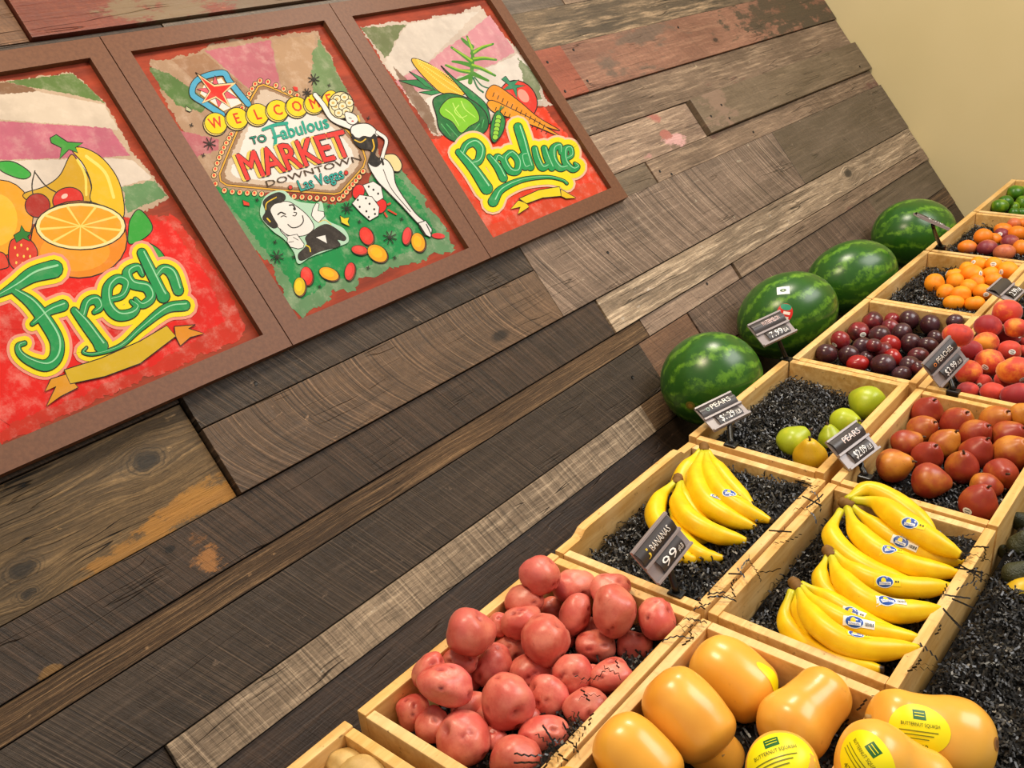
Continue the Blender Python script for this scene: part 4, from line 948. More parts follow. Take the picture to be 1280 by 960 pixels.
def sticker(parent, px, py, layers, ang=0.0, name='sticker', geo=None):
    """printed sticker that follows the fruit's skin; layers of (kind, data, colour) in metres"""
    W, F = geo or GEO[parent.name]
    bvh = BVHTree.FromPolygons(W, F)
    d = ray(px, py).normalized(); hit, nrm, _, _ = bvh.ray_cast(CAM, d)
    if hit is None: return None
    # mean normal keeps the print smooth
    if nrm.dot(d) > 0: nrm = -nrm
    a = math.radians(ang); t = CR * math.cos(a) + CU * math.sin(a); t = (t - nrm * t.dot(nrm)).normalized(); b = nrm.cross(t)
    V, FF, C = [], [], []; k = 0
    def proj(x, y, off):
        o_ = hit + t * x + b * y
        h, n2, _, dist = bvh.ray_cast(o_ + nrm * 0.03, -nrm)
        if h is None: h, n2 = o_, nrm
        return h + nrm * off
    for kind, data, c in layers:
        off = 0.0007 + 0.00014 * k; k += 1; c = lin(c); bidx = len(V)
        if kind == 'ell':
            cx, cy, rx, ry = data; rings, seg = (3, 20) if rx < 0.02 else (7, 36)
            V.append(proj(cx, cy, off))
            for q in range(1, rings + 1):
                for s_ in range(seg):
                    th = 2 * math.pi * s_ / seg; V.append(proj(cx + rx * q / rings * math.cos(th), cy + ry * q / rings * math.sin(th), off))
            for s_ in range(seg): FF.append((bidx, bidx + 1 + s_, bidx + 1 + (s_ + 1) % seg))
            for q in range(rings - 1):
                for s_ in range(seg):
                    x0 = bidx + 1 + q * seg; FF.append((x0 + s_, x0 + seg + s_, x0 + seg + (s_ + 1) % seg, x0 + (s_ + 1) % seg))
        elif kind == 'rect':
            x0, y0, x1, y1 = data; nx, ny = (10, 4) if x1 - x0 > 0.02 else (4, 3)
            for i in range(nx + 1):
                for j in range(ny + 1): V.append(proj(x0 + (x1 - x0) * i / nx, y0 + (y1 - y0) * j / ny, off))
            for i in range(nx):
                for j in range(ny):
                    q = bidx + i * (ny + 1) + j; FF.append((q, q + ny + 1, q + ny + 2, q + 1))
        elif kind == 'text':
            s_, x0, y0, h, wmax = data; tv, tt, w = text2d(s_); sc = min(h, wmax / w) if wmax else h
            V += [proj(x0 + x * sc, y0 + y * h, off + 0.0006) for x, y in tv]; FF += [tuple(bidx + i for i in q) for q in tt]
        C += [c] * (len(V) - bidx)
    return mk(name, V, FF, M['print'], parent, origin=hit, smooth=True, cols=C)
def plu(parent, px, py, ang=0.0, r_=0.0085, c=(0.93, 0.92, 0.88), mark=(0.35, 0.35, 0.36)):
    s_ = r_ / 0.0085
    return sticker(parent, px, py, [('ell', (0, 0, r_, r_ * 0.78), c), ('rect', (-0.0048 * s_, 0.0012 * s_, 0.0048 * s_, 0.0030 * s_), mark), ('rect', (-0.0040 * s_, -0.0030 * s_, 0.0040 * s_, -0.0014 * s_), mark)], ang)

# fruit materials
def fruit_mat(name, fn, rough=0.35, spec=0.5, sss=0.0, coat=0.0):
    t = NT(name); c = fn(t)
    kw = {}
    if coat: kw = dict(Coat_Weight=coat, Coat_Roughness=0.15)
    m = t.fin(c, rough, spec, **kw)
    if sss:
        t.b.inputs['Subsurface Weight'].default_value = sss; t.b.inputs['Subsurface Radius'].default_value = (0.02, 0.008, 0.004); t.b.inputs['Subsurface Scale'].default_value = 0.25
    return m
def rv(t):  # object coordinates shifted per fruit
    return t.vmath('ADD', t.obj(), t.vmath('MULTIPLY', t.comb(t.rnd(), t.rnd(), t.rnd()), (5.0, 3.0, 7.0)))
def f_potato(t):
    v = rv(t); s = t.n('ShaderNodeSeparateColor', inp={0: t.feat().outputs['Color']}).outputs
    n1 = t.noise(v, 26.0, 5, 0.6); n2 = t.noise(v, 150.0, 4, 0.7); n3 = t.noise(v, 9.0, 3)
    c = t.mix(t.ramp(n1, 0.35, 0.68), lin((0.80, 0.33, 0.29)), lin((0.91, 0.54, 0.45)))
    c = t.mix(t.math('MULTIPLY', t.ramp(n3, 0.48, 0.66), 0.55), c, lin((0.88, 0.40, 0.42)))
    c = t.mix(t.math('MULTIPLY', t.rnd(), 0.45), c, lin((0.70, 0.38, 0.29)))
    c = t.mix(t.math('MULTIPLY', t.ramp(n2, 0.58, 0.74), 0.40), c, lin((0.52, 0.24, 0.19)))
    c = t.mix(t.ramp(n1, 0.70, 0.76, 0.0, 0.6), c, lin((0.82, 0.62, 0.36)))
    c = t.mix(t.math('MULTIPLY', s[0], 0.85), c, lin((0.52, 0.08, 0.12)))
    t.bump(t.math('ADD', n2, t.math('MULTIPLY', n1, 0.5)), 0.22, 0.0015)
    return c
M['potato'] = fruit_mat('red_potato_skin', f_potato, 0.36, 0.5)
def f_tan(t):
    v = rv(t); n1 = t.noise(v, 18.0, 5, 0.6); n2 = t.noise(v, 120.0, 3, 0.7)
    c = t.mix(t.ramp(n1, 0.35, 0.7), lin((0.72, 0.58, 0.33)), lin((0.85, 0.72, 0.46)))
    c = t.mix(t.math('MULTIPLY', t.ramp(n2, 0.6, 0.74), 0.5), c, lin((0.50, 0.36, 0.18)))
    t.bump(n2, 0.2, 0.001); return c
M['tanpotato'] = fruit_mat('tan_potato_skin', f_tan, 0.55, 0.4)
def f_squash(t):
    v = rv(t); s = t.n('ShaderNodeSeparateColor', inp={0: t.feat().outputs['Color']}).outputs
    n1 = t.noise(v, 7.0, 4, 0.55); n2 = t.noise(v, 60.0, 4, 0.6); n3 = t.noise(v, 20.0, 2)
    c = t.mix(t.ramp(n1, 0.35, 0.68), lin((0.89, 0.61, 0.20)), lin((0.94, 0.71, 0.30)))
    c = t.mix(t.math('MULTIPLY', t.rnd(), 0.5), c, lin((0.95, 0.71, 0.24)))
    c = t.mix(t.math('MULTIPLY', t.ramp(n2, 0.68, 0.76), 0.35), c, lin((0.66, 0.42, 0.20)))
    c = t.mix(t.ramp(n3, 0.755, 0.78, 0.0, 0.7), c, lin((0.50, 0.32, 0.17)))
    return c
M['squash'] = fruit_mat('butternut_skin', f_squash, 0.30, 0.5, coat=0.15)
def f_pear(t, base, blush, bl, lo, hi):
    v = rv(t); s = t.n('ShaderNodeSeparateColor', inp={0: t.feat().outputs['Color']}).outputs
    n1 = t.noise(v, 11.0, 4, 0.55); n2 = t.noise(v, 260.0, 2, 0.6); n3 = t.noise(v, 45.0, 5, 0.6)
    m = t.math('ADD', t.math('MULTIPLY', n1, 0.9), t.math('MULTIPLY', t.rnd(), 0.22))
    c = t.mix(t.ramp(m, lo, hi), lin(base), lin(blush))
    c = t.mix(t.math('MULTIPLY', t.ramp(n3, 0.5, 0.75), 0.5), c, lin(bl))
    c = t.mix(t.math('MULTIPLY', t.ramp(n2, 0.62, 0.72), 0.30), c, lin([x * 0.55 for x in blush]))
    return c
M['redpear'] = fruit_mat('red_pear_skin', lambda t: f_pear(t, (0.80, 0.52, 0.16), (0.60, 0.20, 0.13), (0.72, 0.31, 0.17), 0.36, 0.60), 0.38)
M['greenpear'] = fruit_mat('green_pear_skin', lambda t: f_pear(t, (0.72, 0.76, 0.14), (0.62, 0.68, 0.12), (0.80, 0.79, 0.20), 0.35, 0.7), 0.35)
M['yellowpear'] = fruit_mat('yellow_pear_skin', lambda t: f_pear(t, (0.82, 0.70, 0.10), (0.78, 0.60, 0.08), (0.86, 0.76, 0.16), 0.35, 0.7), 0.38)
def f_plum(t):
    v = rv(t); n1 = t.noise(v, 26.0, 4, 0.55); n2 = t.noise(v, 200.0, 2)
    s = t.n('ShaderNodeSeparateColor', inp={0: t.feat().outputs['Color']}).outputs
    c = t.mix(t.ramp(t.math('ADD', n1, t.math('MULTIPLY', t.math('SUBTRACT', t.rnd(), 0.5), 0.55)), 0.48, 0.80), lin((0.25, 0.11, 0.13)), lin((0.52, 0.12, 0.14)))
    c = t.mix(t.math('MULTIPLY', t.ramp(n2, 0.62, 0.7), 0.25), c, lin((0.62, 0.32, 0.26)))
    c = t.mix(t.math('MULTIPLY', t.ramp(t.noise(v, 14.0, 3), 0.45, 0.7), 0.25), c, lin((0.45, 0.36, 0.42)))
    return c
M['plum'] = fruit_mat('plum_skin', f_plum, 0.26, 0.55)
M['redplum'] = fruit_mat('red_plum_skin', lambda t: t.mix(t.noise(rv(t), 20.0, 3), lin((0.50, 0.07, 0.08)), lin((0.72, 0.14, 0.12))), 0.25, 0.55)
def f_apri(t):
    v = rv(t); n1 = t.noise(v, 16.0, 4)
    s = t.n('ShaderNodeSeparateColor', inp={0: t.feat().outputs['Color']}).outputs
    c = t.mix(t.ramp(n1, 0.4, 0.7), lin((0.97, 0.60, 0.10)), lin((0.95, 0.50, 0.07)))
    return t.mix(t.math('MULTIPLY', s[1], 0.4), c, lin((0.86, 0.36, 0.05)))
M['apricot'] = fruit_mat('apricot_skin', f_apri, 0.5, 0.35)
def f_mango(t):
    v = rv(t); n1 = t.noise(v, 13.0, 4)
    m = t.math('ADD', n1, t.math('MULTIPLY', t.math('SUBTRACT', t.rnd(), 0.5), 0.7))
    c = t.mix(t.ramp(m, 0.40, 0.62), lin((0.93, 0.50, 0.10)), lin((0.80, 0.44, 0.28)))
    return t.mix(t.ramp(m, 0.60, 0.78), c, lin((0.52, 0.20, 0.24)))
M['mango'] = fruit_mat('mango_skin', f_mango, 0.42, 0.4)
def f_peach(t):
    v = rv(t); n1 = t.noise(v, 12.0, 4, 0.6); n2 = t.noise(v, 70.0, 4, 0.7)
    m = t.math('ADD', t.math('ADD', n1, t.math('MULTIPLY', t.math('SUBTRACT', n2, 0.5), 0.25)), t.math('MULTIPLY', t.math('SUBTRACT', t.rnd(), 0.5), 0.35))
    c = t.mix(t.ramp(m, 0.22, 0.42), lin((0.95, 0.60, 0.20)), lin((0.80, 0.25, 0.18)))
    c = t.mix(t.ramp(m, 0.44, 0.64), c, lin((0.60, 0.15, 0.17)))
    t.put(t.b.inputs['Sheen Weight'], 0.25); t.put(t.b.inputs['Sheen Roughness'], 0.4)
    return c
M['peach'] = fruit_mat('peach_skin', f_peach, 0.55, 0.3)
M['lime'] = fruit_mat('lime_skin', lambda t: t.mix(t.ramp(t.math('ADD', t.noise(rv(t), 20.0, 3), t.math('MULTIPLY', t.math('SUBTRACT', t.rnd(), 0.5), 0.5)), 0.35, 0.7), lin((0.22, 0.42, 0.07)), lin((0.52, 0.66, 0.10))), 0.3, 0.5)
def f_avo(t):
    v = rv(t); n2 = t.noise(v, 160.0, 3, 0.7); n1 = t.noise(v, 20, 3)
    t.bump(n2, 0.8, 0.004); return t.mix(n1, lin((0.14, 0.15, 0.08)), lin((0.25, 0.26, 0.13)))
M['avocado'] = fruit_mat('avocado_skin', f_avo, 0.5, 0.45)
def f_melon(t):
    o = t.obj(); s = t.sep(o)
    w = t.noise(t.vmath('ADD', o, t.vmath('MULTIPLY', t.comb(t.rnd(), t.rnd(), t.rnd()), (9.0, 9.0, 9.0))), 16.0, 6, 0.62); w2 = t.noise(rv(t), 55.0, 4, 0.65)
    f_ = t.feat('feat'); sc_ = t.n('ShaderNodeSeparateColor', inp={0: f_.outputs['Color']}).outputs
    ang = t.math('MULTIPLY', sc_[1], 2 * math.pi * 11)
    st = t.math('ADD', t.math('SINE', t.math('ADD', ang, t.math('MULTIPLY', t.math('SUBTRACT', w, 0.5), 9.0))), t.math('MULTIPLY', t.math('SUBTRACT', w2, 0.5), 5.0))
    c = t.mix(t.ramp(st, 0.1, 1.6), lin((0.15, 0.33, 0.08)), lin((0.38, 0.57, 0.13)))
    c = t.mix(t.ramp(st, 1.5, 2.2), c, lin((0.60, 0.72, 0.24)))
    return t.mix(t.math('MULTIPLY', t.ramp(w2, 0.4, 0.75), 0.35), c, lin((0.20, 0.40, 0.10)))
M['melon'] = fruit_mat('watermelon_rind', f_melon, 0.28, 0.5)
M['stem'] = mat_flat('woody_stem', (0.28, 0.17, 0.09), 0.7)
M['stemtan'] = mat_flat('dry_tan_stem', (0.66, 0.52, 0.28), 0.7)

# ------------------------------------------------------------------ watermelons on the ledge
GW = 'watermelons lying against the wall'
WM = [(889, 474, 64, 59, 20, 'large watermelon with a pale stem scar, nearest the camera on the ledge', (0.35, 0.15), 0.136),
      (984, 394, 64, 52, 28, 'watermelon with a white and a red sticker, second along the ledge', None, 0.132),
      (1064, 347, 58, 45, 25, 'watermelon with a pale scratch, third along the ledge', None, 0.130),
      (1142, 292, 51, 43, 8, 'watermelon farthest along the ledge by the cream wall', None, 0.132)]
def melon_shape(rr):
    V, ft = [], []
    o = Vector((rr.uniform(-9, 9),) * 3)
    for v in ICO4[0]:
        V.append(v * (1 + 0.02 * noise.noise(v * 1.2 + o))); ft.append((0.5 + 0.5 * v.x, (math.atan2(v.y, v.z) / (2 * math.pi)) % 1.0, 0))
    return V, ICO4[1], ft
rr = random.Random(5); melons = []
for px, py, a, b, ang, lab, _, yy in WM:
    P = on_wall(px, py, -yy); k = depth(P) / FPX
    m = axes_img(ang) @ Matrix.Rotation(rr.uniform(-0.5, 0.5), 3, 'X')
    melons.append(put('watermelon', melon_shape(rr), M['melon'], P, m, (a * k, b * k, b * k), lab, 'watermelon', GW))
sticker(melons[0], 863, 507, [('ell', (0, 0, 0.012, 0.012), (0.45, 0.42, 0.14)), ('ell', (0, 0, 0.006, 0.006), (0.62, 0.48, 0.22))], name='stem_scar')
sticker(melons[1], 979, 363, [('rect', (-.017, -.013, .017, .013), (0.93, 0.93, 0.90)), ('ell', (0, 0, 0.009, 0.0055), (0.15, 0.30, 0.12)), ('ell', (0, 0, 0.003, 0.002), (0.75, 0.85, 0.70))], -8)
sticker(melons[1], 981, 391, [('ell', (0, 0, 0.021, 0.026), (0.82, 0.16, 0.12)), ('ell', (0, .016, 0.015, 0.009), (0.16, 0.55, 0.42)), ('rect', (-.004, -.004, .014, .004), (0.95, 0.90, 0.85)), ('rect', (-.012, -.021, .012, -.010), (0.90, 0.86, 0.80))], -12)

# ------------------------------------------------------------------ red potatoes
G_ = 'red potatoes heaped in a crate'
POT = [  # px, py, mean radius, long, short, angle  (back to front)
 (623, 780, 15, 1.0, 1.0, 0), (689, 762, 16, 1, 1, 0), (587, 846, 17, .9, 1.1, 0), (619, 926, 18, 1, 1, 0), (576, 824, 19, 1.15, .9, 0), (700, 800, 18, 1, 1, 0), (660, 900, 18, 1, 1, 0), (735, 790, 18, 1, 1, 0), (610, 900, 18, 1, 1, 0), (740, 850, 18, 1, 1, 0),
 (763, 738, 23, 1.1, .9, 20), (792, 808, 21, 1.12, .9, 10), (717, 734, 23, 1.15, .9, 0), (654, 750, 22, 1.1, .88, 10), (676, 720, 25, 1.05, .95, -20), (820, 772, 25, 1, 1, 0),
 (638, 812, 22, 1.05, .95, -30), (765, 846, 25, 1.15, .88, 20), (665, 840, 25, 1.15, .88, -10), (731, 886, 26, 1.08, .92, 25), (585, 884, 22, 1.1, .9, 20), (517, 890, 22, 1, 1, 0), (679, 917, 28, 1.2, .82, 5),
 (537, 842, 24, 1.15, .9, 70), (542, 906, 23, 1, 1.05, 0), (746, 807, 24, 1.12, .9, 0), (719, 769, 24, 1.15, .88, 75), (652, 777, 23, 1.14, .88, 15), (768, 764, 29, 1.1, .93, 80), (715, 843, 25, 1.02, .98, 90), (686, 870, 25, 1.02, .98, -40),
 (615, 832, 25, 1.12, .9, 60), (644, 946, 30, 1.12, .9, 0), (557, 856, 29, 1.16, .88, -15), (588, 793, 31, 1.03, .97, 0), (684, 800, 32, 1.02, .98, -30), (633, 877, 34, 1.06, .95, -70), (580, 925, 34, 1.03, .98, 45)]
PLAB = {37: 'big red potato with a yellow-brown scar at the lower left corner of the heap', 36: 'large smooth red potato in the lower middle of the heap', 35: 'large round red potato in the centre of the heap', 34: 'large red potato with deep eyes rising over the wall-side rim', 28: 'tall red potato in the upper right of the heap', 14: 'topmost red potato of the heap, at the far corner of its crate', 15: 'red potato at the right corner of its crate under a paper strand', 33: 'wide red potato near the left rim lying on a smaller one', 32: 'red potato cut by the bottom edge of the picture', 22: 'wide red potato near the bottom beside the squash crate rim', 21: 'leftmost small red potato in the near corner of its crate'}
for k, ((px, py, rp, la, sh, ang), (P, r)) in enumerate(zip(POT, pile([p[:3] for p in POT], -0.085, press=0.80, nmax=0.075, box=CRATES['potato']))):
    m = axes_img(ang)
    sh_ = potato_shape(rr); rot_ = rand_rot(rr)
    V = [rot_ @ v for v in sh_[0]]
    put('red_potato', (V, sh_[1], sh_[2]), M['potato'], P, m, (r * la, r * sh, r * (la + sh) / 2 * 0.97), PLAB.get(k, 'medium red potato packed among others in the heap'), 'potato', G_)
for k, (px, py, rp, la, sh, ang, lab) in enumerate([(438, 958, 28, 1.25, .85, -20, 'pale tan potato at the back of the near crate'), (462, 972, 30, 1.3, .85, -28, 'yellow tan potato in front in the near crate')]):
    P = on_shelf(px, py, -0.045 + 0.012 * k); r = rp * depth(P) / FPX; sh_ = potato_shape(rr, eyes=4)
    put('tan_potato', sh_, M['tanpotato'], P, axes_img(ang), (r * la, r * sh, r), lab, 'potato', 'tan potatoes in the near crate')

# ------------------------------------------------------------------ stone fruit, mangoes, limes, avocados
def stones(name, items, ox, oy, s, mat_, cat, group, label, n0, shape_kw, labels={}, mats={}, press=0.85, stick={}, nmax=0.07, face=0.35, key=None):
    its = [(ox + i[0] * s, oy + i[1] * s, (i[2] + (i[3] if len(i) > 3 else i[2])) / 2 * s) + ((i[2] / ((i[2] + i[3]) / 2), i[4] if len(i) > 4 else 0) if len(i) > 3 else (1.0, 0)) for i in items]
    objs = []
    for k, (it, (P, r)) in enumerate(zip(its, pile([i[:3] for i in its], n0, press, nmax, CRATES.get(name)))):
        la = it[3]; sh = 2 - la
        shp = stone_shape(rr, **shape_kw)
        ax = (CU * rr.uniform(-0.5, 1.0) + CR * rr.uniform(-1, 1) - CF * rr.uniform(-0.4, 1.0) * face * 2).normalized()
        q = look(ax, rr.uniform(0, 6.28)); V = [q @ v for v in shp[0]]
        if la > 1.12: la, sh = 1 + (la - 1) * 0.55, 1 - (1 - sh) * 0.55
        m = axes_img(it[4]); V = [m.transposed() @ v for v in V]
        o = put(name, (V, shp[1], shp[2]), mats.get(k, mat_), P, m, (r * la * 1.03, r * sh * 1.03, r), labels.get(k, label), cat, group)
        GEO_AX[o.name] = (P, r, q, shp)
        for (sx, sy, an) in stick.get(k, []): plu(o, ox + sx * s, oy + sy * s, an)
        objs.append(o)
    return objs
GEO_AX = {}
PLUMS = [(1140, 168, 58, 48), (1010, 278, 52), (720, 160, 50), (835, 160, 66), (975, 192, 68), (590, 172, 70), (710, 212, 60), (400, 358, 46), (785, 248, 68), (545, 418, 50), (497, 240, 70), (375, 296, 64), (637, 265, 72), (845, 318, 68), (525, 342, 66), (960, 330, 72, 52), (283, 385, 70), (432, 396, 68), (705, 326, 70), (655, 366, 66), (895, 402, 72, 60), (725, 412, 62), (492, 450, 80, 52), (840, 466, 68), (660, 456, 82, 72), (785, 518, 70, 48), (900, 480, 50), (600, 330, 50)]
plums = stones('plum', PLUMS, 980, 370, 0.1875, M['plum'], 'plum', 'plums in a crate', 'dark plum among others in the plum crate', -0.062, dict(groove=0.06, dimple=0.14),
    labels={22: 'bright red cleft plum at the near edge of the plum crate', 21: 'bright red plum in the middle of the plum crate', 18: 'bright red plum with a deep cleft above another bright one', 24: 'large dark plum at the near edge of the plum crate', 16: 'plum nearest the wall-side corner of the plum crate', 25: 'plum half hidden at the near right corner of its crate', 10: 'dark plum with a blue and white sticker', 0: 'withered plum in the far right corner of its crate'}, mats={22: M['redplum'], 21: M['redplum'], 18: M['redplum']},
    stick={10: [(527, 258, 10)], 19: [(602, 355, 30)], 11: [(338, 325, 20)]})
APRI = [(860, 722, 42), (720, 770, 32), (765, 592, 56), (865, 592, 54), (690, 622, 52), (960, 632, 64), (603, 662, 62, 44), (840, 656, 56), (720, 652, 72, 62), (865, 692, 62, 44), (470, 717, 66), (610, 706, 60), (755, 716, 56), (697, 742, 56), (545, 780, 60), (795, 775, 66, 58), (645, 794, 72, 56), (598, 846, 72, 50), (738, 852, 70, 52)]
stones('apricot', APRI, 1080, 220, 0.1875, M['apricot'], 'apricot', 'apricots in a crate', 'orange apricot among others in the apricot crate', -0.058, dict(groove=0.10, dimple=0.14),
    labels={10: 'plump apricot nearest the wall, at the edge of the pile', 14: 'apricot at the left of the pile below the plump one', 17: 'apricot at the near left corner of the pile', 18: 'cleft apricot at the near right corner of the pile', 5: 'apricot farthest right against the crate board', 2: 'apricot with a round white sticker at the back of the pile', 8: 'large cleft apricot with a white sticker near the middle'},
    stick={2: [(728, 575, 0)], 3: [(862, 588, 0)], 8: [(778, 650, 70)], 6: [(548, 645, 40)], 15: [(815, 790, 0)], 5: [(915, 640, 60)]})
MNG = [(1060, 318, 42, 36), (1000, 318, 50, 34), (915, 392, 48), (928, 360, 66, 42), (860, 425, 60, 40), (1020, 385, 70, 48), (795, 405, 66, 50), (970, 440, 66, 44), (1045, 482, 56), (690, 476, 72, 40), (822, 480, 75, 48), (935, 512, 80, 50)]
stones('mango', MNG, 1080, 220, 0.1875, M['mango'], 'mango', 'mangoes in a crate', 'orange mango with a pink blush among the others in its crate', -0.055, dict(groove=0.0, dimple=0.05, lump=0.06),
    labels={11: 'purple-red mango at the near edge of its crate', 9: 'orange mango nearest the watermelons', 1: 'purple mango at the far side of the mango crate', 10: 'orange and pink mango beside the purple one in front'}, stick={2: [(905, 388, 0)]})
LIM = [(1060, 112, 34, 44), (1050, 246, 34), (1000, 245, 38, 32), (900, 240, 36, 30), (1000, 210, 36), (945, 172, 52, 40), (1055, 182, 44, 50), (1010, 112, 62, 46), (905, 202, 62, 42)]
stones('lime', LIM, 1080, 220, 0.1875, M['lime'], 'lime', 'limes in a crate', 'glossy green lime in the far crate', -0.075, dict(groove=0.0, dimple=-0.05, lump=0.04))
PEA = [(480, 735, 52), (610, 722, 62), (740, 470, 34), (735, 525, 40), (630, 268, 104, 82), (690, 372, 90, 56), (505, 362, 97, 70), (640, 430, 92, 58), (305, 420, 98, 80), (495, 470, 90, 62), (650, 527, 82, 70), (385, 525, 82, 70), (520, 605, 104, 90), (370, 790, 78, 52), (375, 670, 88, 82), (540, 802, 90, 62), (680, 655, 118, 88), (700, 822, 110, 82)]
stones('peach', PEA, 1140, 340, 0.1875, M['peach'], 'peach', 'peaches in a crate', 'red and yellow peach among the others in its crate', -0.05, dict(groove=0.09, dimple=0.16),
    labels={4: 'dark red peach at the far end of the heap, under the apricot sign', 8: 'peach leaning over the plum crate rim beside the peach sign', 16: 'large yellow and red peach at the right of the heap', 14: 'orange-red peach just right of the peach price sign', 17: 'cleft peach at the lower right edge of the picture', 13: 'small cleft peach at the near edge behind the sign clip', 12: 'peach with an oval white sticker in the middle of the heap', 10: 'dark peach with a blue-rimmed sticker'},
    stick={12: [(487, 635, -20)], 10: [(668, 533, -10)], 7: [(717, 420, 60)], 0: [(448, 760, 40)], 16: [(738, 715, 30)]}, nmax=0.07)
AVO = [(1277, 652, 13), (1256, 690, 9), (1276, 682, 17), (1270, 718, 17)]
for k, ((px, py, rp), (P, r)) in enumerate(zip(AVO, pile(AVO, -0.085, 0.8, 0.1))):
    shp = lathe_shape([(-1.0, 0.05), (-0.92, 0.42), (-0.5, 0.85), (0.0, 0.95), (0.6, 0.70), (1.1, 0.42), (1.3, 0.05)], rr)
    put('avocado', shp, M['avocado'], P, look((CU * 0.5 + CR * (-0.7 + 0.4 * k) - CF * 0.3)), (r, r, r), ('dark avocado at the top of the small pile', 'dark avocado half hidden by the crate side', 'dark avocado in the middle of the small pile', 'dark avocado lowest in the small pile beside the shredded paper')[k], 'avocado', 'avocados at the right edge')
P = on_shelf(1279, 741, -0.075); put('yellow_mango', stone_shape(rr, groove=0, dimple=0.05), M['yellowpear'], P, axes_img(20), (0.035, 0.026, 0.028), 'yellow fruit half buried in shredded paper at the right edge', 'mango', None)

# ------------------------------------------------------------------ pears
PEARP = [(-0.98, 0.05), (-0.95, 0.38), (-0.72, 0.78), (-0.25, 1.0), (0.25, 0.94), (0.75, 0.66), (1.15, 0.43), (1.45, 0.33), (1.60, 0.20), (1.60, 0.04)]
PEARS_ = [(-0.94, 0.05), (-0.92, 0.40), (-0.70, 0.80), (-0.2, 1.0), (0.3, 0.92), (0.75, 0.62), (1.02, 0.40), (1.15, 0.22), (1.13, 0.04)]
def pears(name, items, ox, oy, s, mat_, group, n0, prof, ln, default, press=0.8, nmax=0.07):
    its = [(ox + i[0] * s, oy + i[1] * s, i[2] * s) for i in items]
    for k, (i, (P, r)) in enumerate(zip(items, pile(its, n0, press, nmax, CRATES.get(name)))):
        dx, dy = (i[3] - i[0]) / i[2], (i[4] - i[1]) / i[2]
        m = math.hypot(dx, dy); tz = math.sqrt(max(0.03, 1 - (m / ln) ** 2)) if m < ln else 0.15
        sgn = i[5] if len(i) > 5 else 1
        ax = (CR * (dx / ln) - CU * (dy / ln) - CF * tz * sgn).normalized()
        shp = lathe_shape(prof, rr, 26, bend=rr.uniform(-0.12, 0.12), lump=0.07)
        mt = i[7] if len(i) > 7 else mat_
        o = put(name, shp, mt, P, look(ax, rr.uniform(0, 6)), (r, r, r), i[6] if len(i) > 6 and i[6] else default, 'pear', group)
        top = P + ax * r * (prof[-1][0] - 0.03); side = ax.orthogonal().normalized()
        stem(o, [top - ax * r * 0.12, top + ax * r * 0.12, top + (ax * 0.28 + side * 0.1) * r], 0.0028, 0.0022, M['stem'])
        yield o
RP = [(1110, 312, 60, 1120, 270), (985, 345, 82, 997, 292), (790, 356, 84, 796, 296), (635, 302, 80, 640, 236), (1045, 420, 80, 1082, 372), (880, 412, 78, 905, 362), (615, 388, 74, 642, 345), (725, 456, 74, 755, 392), (1060, 502, 90, 1085, 440), (530, 458, 72, 618, 420), (640, 520, 76, 648, 460), (885, 500, 80, 906, 428), (1005, 612, 82, 985, 600, 1, 'red pear turned end-on near the right board of its crate'), (810, 572, 82, 788, 498, 1, 'orange-red pear standing in the middle of its crate'), (470, 568, 84, 542, 540, 1, 'deep red pear leaning towards the price sign corner'), (925, 676, 72, 1062, 690, 1, 'yellow-orange pear lying with its stem to the right'), (650, 645, 88, 792, 656, 1, 'long dark red pear lying at the near edge'), (893, 752, 92, 908, 664, 1, 'red pear with a small white sticker at the near corner')]
rps = list(pears('red_pear', RP, 1000, 440, 0.25, M['redpear'], 'red pears in a crate', -0.062, PEARS_, 1.25, 'red pear standing among others in its crate'))
plu(rps[-1], 1209, 639, 0, 0.009)
GP = [(965, 482, 68, 1010, 470, 1, 'pale green pear behind the price sign', M['greenpear']), (1066, 388, 82, 1020, 352, -1, 'round yellow-green pear alone near the crate corner', M['greenpear']), (895, 556, 56, 878, 488, 1, 'small green pear standing beside the price sign', M['greenpear']), (722, 574, 76, 802, 510, 1, 'green pear lying with its stem up the slope', M['greenpear']), (800, 640, 80, 783, 556, 1, 'spotted yellow pear in front of the green ones', M['yellowpear'])]
list(pears('green_pear', GP, 800, 400, 0.2656, M['greenpear'], 'green and yellow pears in a crate', -0.066, PEARS_, 1.25, '', nmax=0.06))

